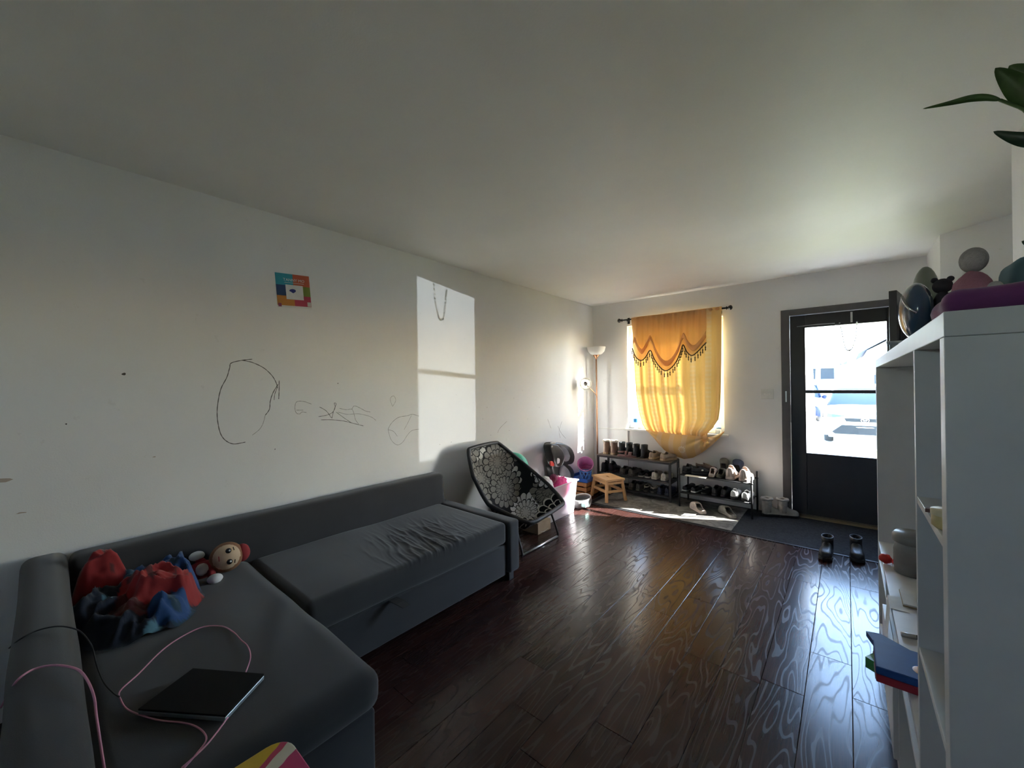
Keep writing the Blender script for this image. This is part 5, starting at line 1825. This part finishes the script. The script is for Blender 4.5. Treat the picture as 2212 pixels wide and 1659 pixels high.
# grey rounded potty seat in the sun
pt = thing('potty_seat', 'grey rounded child potty seat with a pale rim beside the tote', 'potty', (0.5, -1.02, 0))
c0 = (0.405, -1.035, 0.002)
GPL = mat('grey_plastic', (0.13, 0.13, 0.13), 0.45)
MB().lathe([(0.080, 0), (0.105, 0.01), (0.115, 0.05), (0.108, 0.085), (0.098, 0.095)], 26, c0, 0.85, 1.25, capt=False).build('tub', GPL, pt, smooth=True, solid=0.006)
MB().tube([(c0[0] + 0.085 * math.cos(a_), c0[1] + 0.124 * math.sin(a_), 0.098 + 0.012 * math.cos(a_ - 2)) for a_ in [2 * math.pi * i / 30 for i in range(30)]], 0.008, 8, closed=True).build('rim', mat('pale_plastic', (0.42, 0.42, 0.40), 0.4), pt, smooth=True)
MB().lathe([(0.080, 0.05), (0.0, 0.052)], 20, c0, 0.85, 1.25, capb=False, capt=False).build('bowl', GPL, pt, smooth=True)
MB().rbox((c0[0] + 0.062, c0[1] - 0.125, 0.035), (c0[0] + 0.112, c0[1] - 0.055, 0.078), 0.006, (2, 2, 2)).build('badge', mat('mint_badge', (0.40, 0.66, 0.62), 0.35), pt, smooth=True)

# toy crate with a tray, a lattice basket and a pink bucket
cr = thing('toy_crate', 'orange-brown slatted wooden crate in the corner under the blue tray', 'crate', (0.19, -0.56, 0))
ORW = mat('orange_wood', (0.42, 0.19, 0.07), 0.6, var=0.2)
kx0, kx1, ky0, ky1, kz = 0.035, 0.285, -0.725, -0.415, 0.19
for k in range(3):
    z = 0.012 + k * 0.06
    for s_, (p_, q_) in enumerate((((kx0, ky0), (kx1, ky0 + 0.012)), ((kx0, ky1 - 0.012), (kx1, ky1)), ((kx0, ky0 + 0.012), (kx0 + 0.012, ky1 - 0.012)), ((kx1 - 0.012, ky0 + 0.012), (kx1, ky1 - 0.012)))):
        MB().box((p_[0], p_[1], z), (q_[0], q_[1], z + 0.045)).build('slat', ORW, cr, bevel=0.002)
MB().box((kx0 + 0.012, ky0 + 0.012, 0.001), (kx1 - 0.012, ky1 - 0.012, 0.012)).build('bottom_board', ORW, cr)
for x in (kx0 + 0.014, kx1 - 0.032):
    for y in (ky0 + 0.014, ky1 - 0.032):
        MB().box((x, y, 0.012), (x + 0.018, y + 0.018, kz - 0.003)).build('corner_post', ORW, cr)
BLP = mat('blue_plastic', (0.02, 0.09, 0.36), 0.4)
tr2 = thing('toy_tray', 'deep blue plastic tray lying on the wooden crate', 'tray', (0.17, -0.57, kz))
MB().box((kx0 - 0.02, ky0 - 0.03, kz), (kx1 + 0.03, ky1, kz + 0.006)).build('floor_plate', BLP, tr2, bevel=0.002)
b = MB()
b.box((kx0 - 0.02, ky0 - 0.03, kz + 0.006), (kx1 + 0.03, ky0 - 0.022, kz + 0.04))
b.box((kx1 + 0.022, ky0 - 0.022, kz + 0.006), (kx1 + 0.03, ky1, kz + 0.04))
b.box((kx0 - 0.02, ky0 - 0.022, kz + 0.006), (kx0 - 0.012, ky1, kz + 0.04))
b.build('side_wall', BLP, tr2, bevel=0.002)
lb = thing('lattice_basket', 'blue open-lattice toy basket standing in the blue tray', 'basket', (0.235, -0.63, kz + 0.007))
b = MB()
lc = Vector((0.235, -0.655, kz + 0.007))
for k in range(9):
    for s_ in (-1, 1):
        a_ = 2 * math.pi * k / 9
        b.tube([lc + Vector(((0.055 + 0.018 * t_) * math.cos(a_ + s_ * t_ * 0.75), (0.055 + 0.018 * t_) * math.sin(a_ + s_ * t_ * 0.75), 0.11 * t_ + 0.002)) for t_ in (0, 0.25, 0.5, 0.75, 1)], 0.004, 6)
b.build('lattice', mat('mid_blue_plastic', (0.06, 0.18, 0.48), 0.4), lb)
for z, r_ in ((0.004, 0.055), (0.112, 0.073)):
    MB().tube([lc + Vector((r_ * math.cos(2 * math.pi * i / 24), r_ * math.sin(2 * math.pi * i / 24), z)) for i in range(24)], 0.005, 6, closed=True).build('hoop', MATS['mid_blue_plastic'], lb, smooth=True)
bu = thing('toy_bucket', 'pink plastic bucket tipped on its back behind the blue basket', 'bucket', (0.125, -0.455, kz + 0.007))
PKB = mat('pink_plastic', (0.62, 0.22, 0.46), 0.45, var=0.04)
bk_ = MB().lathe([(0.0, 0.0), (0.070, 0.0), (0.072, 0.004), (0.094, 0.165), (0.101, 0.168), (0.101, 0.178), (0.094, 0.178)], 28, capb=False, capt=False)
o = bk_.build('shell', PKB, bu, smooth=True, local=True, solid=0.003)
o.matrix_basis = Matrix.Translation((0.0, 0.0, 0.073)) @ Matrix.Rotation(R(28), 4, 'Z') @ Matrix.Rotation(R(52), 4, 'X')
o = MB().tube([(0.1 * math.cos(a_), 0.1 * math.sin(a_) * 0.2, 0.165 - 0.09 * math.sin(a_)) for a_ in [math.pi * i / 12 for i in range(13)]], 0.003, 6).build('handle', mat('dark_pink_plastic', (0.35, 0.08, 0.22), 0.45), bu, smooth=True, local=True)
o.matrix_basis = Matrix.Translation((0.0, 0.0, 0.075)) @ Matrix.Rotation(R(28), 4, 'Z') @ Matrix.Rotation(R(52), 4, 'X')


# ================================================================== TV STORAGE UNIT
SX0, SX1, SY0, SY1, SZ = 2.80, 3.19, -3.992, -2.03, 1.478
tv = thing('shelf_unit', 'large white cube shelf unit with a tall open bay along the right wall', 'shelf', ((SX0 + SX1) / 2, (SY0 + SY1) / 2, 0))
MB().box((SX0, SY0, SZ - 0.040), (SX1, SY1, SZ)).build('top_panel', WHITE_L, tv, bevel=0.0015)
MB().box((SX0, SY0, 0.0), (SX1, SY0 + 0.039, SZ - 0.0405)).build('side_panel', WHITE_L, tv, bevel=0.0015)
MB().box((SX0, SY1 - 0.039, 0.0), (SX1, SY1, SZ - 0.0405)).build('side_panel', WHITE_L, tv, bevel=0.0015)
DVY = -3.612
MB().box((SX0, DVY - 0.018, 0.04), (SX1, DVY, SZ - 0.0405)).build('divider', WHITE_L, tv, bevel=0.001)
for z in (1.104, 0.760, 0.420):
    MB().box((SX0 + 0.001, SY0 + 0.039, z - 0.016), (SX1 - 0.004, DVY - 0.018, z)).build('cube_shelf', WHITE_L, tv, bevel=0.001)
MB().box((SX0 + 0.001, SY0 + 0.039, 0.045), (SX1, SY1 - 0.039, 0.084)).build('bottom_panel', WHITE_L, tv, bevel=0.001)
MB().box((SX0 + 0.001, DVY, 0.500), (SX1 - 0.001, SY1 - 0.039, 0.520)).build('tv_shelf', WHITE_L, tv, bevel=0.001)
MB().box((SX0 + 0.001, DVY, 0.415), (SX1 - 0.001, SY1 - 0.039, 0.432)).build('lower_shelf', WHITE_L, tv, bevel=0.001)
for y in (-3.09, -2.57):
    MB().box((SX0 + 0.001, y - 0.008, 0.084), (SX1 - 0.002, y + 0.008, 0.415)).build('lower_divider', WHITE_L, tv, bevel=0.001)
    MB().box((SX0 + 0.001, y - 0.008, 0.432), (SX1 - 0.002, y + 0.008, 0.500)).build('lower_divider', WHITE_L, tv, bevel=0.001)
MB().box((SX1 - 0.004, DVY, 0.52), (SX1, SY1 - 0.039, SZ - 0.041)).build('back_panel', WHITE_L, tv)
d_ = MB().box((SX0 - 0.012, -3.08, 0.095), (SX0 + 0.008, -2.585, 0.405)).build('drawer_front', WHITE_L, tv, bevel=0.002)
MB().box((SX0 - 0.032, -2.90, 0.30), (SX0 - 0.024, -2.76, 0.315)).build('handle', STEEL, d_, bevel=0.002)
for y in (-2.89, -2.77):
    MB().box((SX0 - 0.026, y - 0.004, 0.303), (SX0 - 0.011, y + 0.004, 0.312)).build('handle_post', STEEL, d_)

# ---- things on its shelves
jz = 0.521
jp = H(1975, 1240, 2, jz)
jr = thing('glass_jar', 'tall grey-lidded glass jar in the open bay of the white shelf unit', 'jar', (jp.x, jp.y, jz))
MB().lathe([(0.060, 0), (0.066, 0.006), (0.066, 0.10), (0.060, 0.13), (0.056, 0.135)], 24, (jp.x, jp.y, jz), capt=False).build('body', glass_mat('smoked_glass', (0.45, 0.46, 0.46), 0.14, 0.4), jr, smooth=True)
MB().lathe([(0.058, 0.006), (0.058, 0.045), (0.0, 0.052)], 20, (jp.x, jp.y, jz), capt=False).build('contents', mat('red_sweets', (0.20, 0.07, 0.06), 0.7, var=0.6, nscale=40), jr, smooth=True)
MB().lathe([(0.066, 0.135), (0.070, 0.14), (0.070, 0.165), (0.060, 0.178), (0.0, 0.180)], 24, (jp.x, jp.y, jz), capb=False, capt=False).build('lid', mat('grey_lid', (0.20, 0.20, 0.20), 0.4), jr, smooth=True)
ro = H(1908, 1208, 2, jz + 0.02)
tz_ = thing('hair_clip', 'small red bow clip on the far end of the open bay', 'clip', (ro.x + 0.02, ro.y, jz))
for s_ in (-1, 1):
    MB().ell((ro.x + 0.03 + 0.022 * s_, ro.y - 0.01 * s_, jz + 0.022), (0.024, 0.018, 0.021), 14, 10, lambda p: 1 + 0.2 * noise.noise(p * 3)).build('bow_loop', RP, tz_, smooth=True)
MB().bar((ro.x + 0.05, ro.y - 0.01, jz + 0.008), (ro.x + 0.16, ro.y - 0.03, jz + 0.008), 0.014, 0.012).build('clip_bar', DARKSP, tz_)
pc = H(1960, 1290, 2, jz)
nb = thing('notebook', 'pale notebook with a brown edge lying in the open bay', 'notebook', (pc.x + 0.08, pc.y, jz))
MB().box((pc.x - 0.02, pc.y - 0.10, jz), (pc.x + 0.20, pc.y + 0.05, jz + 0.006)).build('cover', mat('tan_card', (0.30, 0.22, 0.12), 0.7), nb)
MB().box((pc.x - 0.018, pc.y - 0.098, jz + 0.006), (pc.x + 0.20, pc.y + 0.05, jz + 0.011)).build('pages', MATS['white_paper'], nb)
q = H(1978, 1288, 2, jz + 0.03)
cupm = thing('small_cup', 'small dark cup with a cream side standing on the notebook', 'cup', (q.x + 0.03, q.y, jz + 0.0115))
MB().lathe([(0.022, 0), (0.028, 0.045)], 16, (q.x + 0.03, q.y, jz + 0.0115), capt=False).build('body', CRM, cupm, smooth=True, solid=0.003)
MB().lathe([(0.024, 0.035), (0.0, 0.036)], 16, (q.x + 0.03, q.y, jz + 0.0115), capb=False, capt=False).build('drink', BLK, cupm)
q = H(1978, 1378, 2, jz)
pen = thing('marker_pen', 'black marker pen lying near the front of the open bay', 'pen', (q.x + 0.02, q.y, jz))
MB().tube([(q.x, q.y - 0.01, jz + 0.007), (q.x + 0.09, q.y + 0.005, jz + 0.007)], 0.007, 10).build('barrel', BLK, pen, smooth=True)
MB().tube([(q.x - 0.035, q.y - 0.016, jz + 0.007), (q.x, q.y - 0.01, jz + 0.007)], 0.0075, 10).build('cap', STEEL, pen, smooth=True)
q = H(1920, 1372, 0, SX0 - 0.006)
tag(MB().grid(lambda u, v: Vector((SX0 + 0.05 * (1 - min(1, v * 4)) - 0.003 - 0.010 * v, q.y - 0.06 + 0.12 * u, 0.522 - 0.11 * max(0, v - 0.25) / 0.75)), 4, 12).build('paper_sheet', MATS['white_paper'], solid=0.0006), 'white sheet of paper hanging over the front of the tall bay', 'paper')
# toy bag sticking out of the bay
tb = thing('toy_box', 'bright blue and red packaged toy box sticking out of the shelf unit', 'toy box', (2.80, -3.30, jz))
c0, c1, c2 = H(1893, 1420, 0, 2.755), H(1925, 1400, 0, 2.755), H(1985, 1440, 0, 2.80)
ya, yb = -3.41, -3.255
BLB, RDB, LBL = mat('blue_print', (0.02, 0.07, 0.26), 0.6, spec=0.2), mat('red_print', (0.30, 0.012, 0.03), 0.6), mat('pale_print', (0.35, 0.40, 0.35), 0.6)
b = MB()
b.box((2.735, ya, jz), (2.93, yb, jz + 0.022))
b.build('lower_half', RDB, tb, bevel=0.003)
MB().box((2.735, ya, jz + 0.0225), (2.93, yb, jz + 0.044)).build('upper_half', BLB, tb, bevel=0.003)
MB().ell((2.83, -3.36, jz + 0.0445), (0.018, 0.022, 0.001), 16, 6).build('front_star', mat('orange_print', (0.6, 0.25, 0.05), 0.4), tb)
MB().box((2.7335, ya + 0.01, jz + 0.002), (2.7348, yb - 0.01, jz + 0.010)).build('side_band', LBL, tb)
MB().prism([(2.735, yb), (2.83, yb), (2.755, yb + 0.06), (2.72, yb + 0.05)], jz + 0.022, jz + 0.038).build('wrapper_flap', BLB, tb)
MB().prism([(2.736, ya + 0.08), (2.736, yb - 0.02), (2.715, yb - 0.06)], jz - 0.02, jz + 0.012).build('wrapper_corner', mat('green_print', (0.08, 0.35, 0.10), 0.35), tb)
# near column
q = H(2012, 1080, 2, 1.105)
gbx = thing('small_case', 'small black case at the back of the upper cube', 'case', (3.02, q.y, 1.105))
MB().box((2.98, -3.70, 1.105), (3.10, -3.645, 1.135)).build('case_body', BLK, gbx, bevel=0.004)
MB().box((2.979, -3.70, 1.119), (2.98, -3.645, 1.121)).build('seam', STEEL, gbx)
q = H(2032, 1128, 2, 1.115)
jar2 = thing('yellow_pot', 'small round yellow pot at the front of the upper cube', 'pot', (q.x + 0.01, q.y, 1.105))
MB().lathe([(0.022, 0), (0.027, 0.005), (0.027, 0.024), (0.022, 0.026)], 18, (q.x + 0.015, q.y, 1.105)).build('pot_body', mat('yellow_pot', (0.60, 0.48, 0.22), 0.5), jar2, smooth=True)
MB().lathe([(0.028, 0.024), (0.028, 0.033), (0.0, 0.036)], 18, (q.x + 0.015, q.y, 1.105), capb=False, capt=False).build('lid', mat('cream_lid', (0.66, 0.58, 0.38), 0.5), jar2, smooth=True)
q = H(2000, 1102, 2, 1.108)
tag(MB().bar((q.x, q.y, 1.109), (q.x + 0.12, q.y - 0.04, 1.109), 0.01, 0.007).build('pencil', mat('brown_pencil', (0.22, 0.09, 0.06), 0.5)), 'thin brown pencil lying on the upper cube shelf', 'pencil')
tag(heap((2.935, -3.80, 0.840), (0.085, 0.10, 0.066), 21).build('dark_cloth', mat('cloth_dark', (0.035, 0.038, 0.036), 0.9), smooth=True), 'crumpled dark cloth in the second cube of the shelf unit', 'cloth')

# ---- on top of the unit
TPZ = SZ + 0.001
PUR = cloth('purple', (0.15, 0.035, 0.15))


def pr(px, p_):
    """metres covered by px photo pixels at point p_"""
    return px * (p_ - CP).dot(_F) / FPX


pa, pb_ = H(2019, 640, 1, -3.82), H(2330, 600, 1, -3.82)
pt_ = H(2110, 636, 1, -3.82)
ph_ = max(0.04, pt_.z - TPZ)
tag(MB().rbox((pa.x, -3.93, TPZ), (min(pb_.x, 3.185), -3.73, TPZ + ph_), min(0.03, ph_ * 0.48), (14, 10, 3), lambda q_, n_: q_ + n_ * 0.007 * noise.noise(q_ * 11)).build('folded_blanket', PUR, smooth=True), 'folded purple and magenta blanket at the near end on top of the shelf unit', 'blanket')
hcn = H(2103, 562, 1, -3.52)
bcn = H(2097, 612, 1, -3.55)
pk = thing('plush_toy', 'small pink and white plush toy sitting behind the folded purple blanket', 'plush toy', (bcn.x, -3.55, TPZ))
PKP = mat('pink_plush', (0.42, 0.19, 0.26), 0.95, bump=0.6, bscale=200)
GWP = mat('greyish_plush', (0.42, 0.41, 0.42), 0.95, bump=0.4, bscale=200)
bh = bcn.z + pr(24, bcn) - TPZ
MB().ell((bcn.x, -3.56, TPZ + bh / 2), (pr(34, bcn), 0.05, bh / 2), 22, 14, lambda p: 1 + 0.06 * noise.noise(p * 4)).build('body', PKP, pk, smooth=True)
MB().ell(hcn, (pr(22, hcn), pr(22, hcn), pr(27, hcn)), 20, 14).build('head', GWP, pk, smooth=True)
MB().ell(H(2150, 622, 1, -3.60), (pr(12, bcn), pr(12, bcn), pr(14, bcn)), 14, 10).build('paw', GWP, pk, smooth=True)
tcn = H(2215, 590, 1, -3.42)
tb2 = thing('teal_pillow', 'teal cushion standing behind the pink plush on the shelf unit', 'cushion', (tcn.x, -3.42, TPZ))
MB().rbox((tcn.x - 0.035, -3.50, TPZ), (min(tcn.x + 0.12, 3.18), -3.36, tcn.z + pr(30, tcn)), 0.03, (8, 8, 4), lambda q_, n_: q_ + n_ * 0.006 * noise.noise(q_ * 8)).build('cushion_body', mat('cloth_teal', (0.08, 0.16, 0.20), 0.9), tb2, smooth=True)
hcc = H(1978, 650, 1, -3.4)
hl = thing('toy_helmet', 'glossy dark blue toy helmet near the front edge on top of the shelf unit', 'helmet', (hcc.x, -3.4, TPZ))
HB, HG = mat('blue_gloss', (0.03, 0.07, 0.14), 0.2, coat=0.6), mat('grey_green_gloss', (0.20, 0.22, 0.19), 0.3)
ht = H(1978, 612, 1, -3.4).z - TPZ
MB().ell((hcc.x, -3.4, TPZ + ht / 2), (pr(27, hcc), 0.075, ht / 2), 26, 16).build('shell', HB, hl, smooth=True)
MB().tube(smooth_path([H(1948, 640, 1, -3.46), H(1955, 655, 1, -3.47), H(1966, 668, 1, -3.475), H(1980, 676, 1, -3.475)], 5), 0.003, 8).build('chin_edge', CHR, hl, smooth=True)
gcn = H(1999, 612, 1, -3.18)
gbt = thing('toy_ball', 'grey-green ball behind the blue helmet on top of the shelf unit', 'ball', (gcn.x, -3.18, TPZ))
gh = gcn.z + pr(36, gcn) - TPZ
MB().ell((gcn.x, -3.18, TPZ + gh / 2), (pr(24, gcn), pr(32, gcn), gh / 2), 26, 16).build('shell', HG, gbt, smooth=True)
MB().tube([(gcn.x + pr(24.4, gcn) * math.cos(a_), -3.18 + pr(32.5, gcn) * math.sin(a_), TPZ + gh / 2) for a_ in [2 * math.pi * i / 30 for i in range(30)]], 0.0015, 6, closed=True).build('seam', DKW, gbt, smooth=True)
dcn = H(2036, 628, 1, -3.40)
tc_ = thing('toy_bear', 'dark stuffed toy slumped behind the plush on top of the shelf unit', 'plush toy', (dcn.x, -3.40, TPZ))
DKP = mat('dark_plush', (0.05, 0.045, 0.06), 0.95)
dh = dcn.z - TPZ
MB().ell((dcn.x, -3.40, TPZ + dh * 0.5), (pr(18, dcn), 0.035, dh * 0.5), 18, 12).build('body', DKP, tc_, smooth=True)
MB().ell((dcn.x, -3.40, TPZ + dh + pr(10, dcn)), (pr(16, dcn), pr(16, dcn), pr(16, dcn)), 18, 12).build('head', DKP, tc_, smooth=True)
for s_ in (-1, 1):
    MB().ell((dcn.x + pr(12, dcn) * s_, -3.40, TPZ + dh + pr(24, dcn)), (pr(6, dcn), pr(5, dcn), pr(6, dcn)), 10, 8).build('ear', DKP, tc_, smooth=True)
gbx2 = thing('glass_block', 'small clear box on the far end on top of the shelf unit', 'box', (2.84, -2.6, TPZ))
MB().box((2.81, -2.66, TPZ), (2.88, -2.56, TPZ + 0.045)).build('box_body', CLEAR, gbx2, bevel=0.002)
MB().box((2.808, -2.662, TPZ + 0.045), (2.882, -2.558, TPZ + 0.052)).build('lid', mat('silver_lid', (0.5, 0.52, 0.54), 0.3, 0.6), gbx2)

# ---- house plant at the near end of the unit, only its leaves reach into the picture
LEAFM, LEAFD = mat('leaf_green', (0.055, 0.13, 0.030), 0.4, var=0.25, nscale=30), mat('leaf_dark', (0.022, 0.060, 0.032), 0.4, var=0.2, nscale=30)
px_, py_ = 3.13, -3.56
hp = thing('house_plant', 'leafy house plant whose leaves reach in at the upper right', 'plant', (px_, py_, TPZ))
MB().lathe([(0.038, 0), (0.042, 0.004), (0.052, 0.09), (0.055, 0.092), (0.055, 0.10), (0.048, 0.10)], 22, (px_, py_ + 0.33, TPZ)).build('pot', mat('terracotta', (0.36, 0.16, 0.09), 0.8), hp, smooth=True)
hub = Vector((px_ - 0.02, py_ + 0.02, 1.93))
MB().tube(smooth_path([(px_, py_ + 0.33, TPZ + 0.09), (px_ + 0.02, py_ + 0.22, 1.74), hub, hub + Vector((0, 0, 0.08))], 6), 0.006, 8).build('stem', LEAFM, hp, smooth=True)


def leaf(pts, wd, m, base=None):
    """leaf blade along a path of photo points at chosen depths, folded a little along its midrib"""
    P_ = smooth_path(pts, 6)
    n_ = len(P_) - 1
    v, f = [], []
    for i, q_ in enumerate(P_):
        t_ = i / n_
        d_ = (P_[min(i + 1, n_)] - P_[max(i - 1, 0)]).normalized()
        side = d_.cross((CP - q_).normalized()).normalized()
        w_ = wd * max(0.0, math.sin(math.pi * min(1, t_ * 0.96 + 0.04))) ** 0.8 * (1 - 0.35 * t_) + 0.0003
        nrm = side.cross(d_).normalized()
        v += [q_ - side * w_ + nrm * w_ * 0.25, q_, q_ + side * w_ + nrm * w_ * 0.25]
    for i in range(n_):
        f += [(3 * i, 3 * i + 1, 3 * i + 4, 3 * i + 3), (3 * i + 1, 3 * i + 2, 3 * i + 5, 3 * i + 4)]
    l_ = MB().add(v, f).build('leaf', m, hp, smooth=True, solid=-0.0012)
    if base is not None:
        MB().tube(smooth_path([base, (base + P_[0]) / 2 + Vector((0, 0, 0.01)), P_[0]], 5), 0.0025, 6).build('leaf_stalk', m, hp, smooth=True)
    return l_


def HP(x, y, yy=-3.6):
    return H(x, y, 1, yy)


leaf([HP(2290, 252), HP(2235, 215), HP(2190, 180), HP(2150, 147)], 0.026, LEAFM, hub)
leaf([HP(2300, 200), HP(2250, 180), HP(2210, 160), HP(2180, 142)], 0.026, LEAFM, hub)
leaf([HP(2160, 216), HP(2130, 211), HP(2095, 213), HP(2050, 223), HP(1994, 235)], 0.008, LEAFM, None)
MB().tube(smooth_path([hub, HP(2250, 248), HP(2205, 233), HP(2160, 216)], 6), 0.003, 6).build('leaf_stalk', LEAFM, hp, smooth=True)
leaf([HP(2300, 300), HP(2240, 303), HP(2195, 298), HP(2146, 284)], 0.016, LEAFD, hub)
leaf([HP(2270, 540), HP(2240, 530), HP(2207, 521)], 0.012, LEAFD, None)
MB().tube(smooth_path([hub - Vector((0, 0, 0.15)), HP(2290, 520), HP(2270, 540)], 6), 0.0025, 6).build('leaf_stalk', LEAFD, hp, smooth=True)
leaf([hub, hub + Vector((0.03, -0.06, 0.08)), hub + Vector((0.05, -0.12, 0.10)), hub + Vector((0.07, -0.2, 0.08))], 0.03, LEAFM, None)
leaf([hub, hub + Vector((0.04, 0.06, 0.10)), hub + Vector((0.06, 0.13, 0.14)), hub + Vector((0.07, 0.2, 0.12))], 0.03, LEAFD, None)
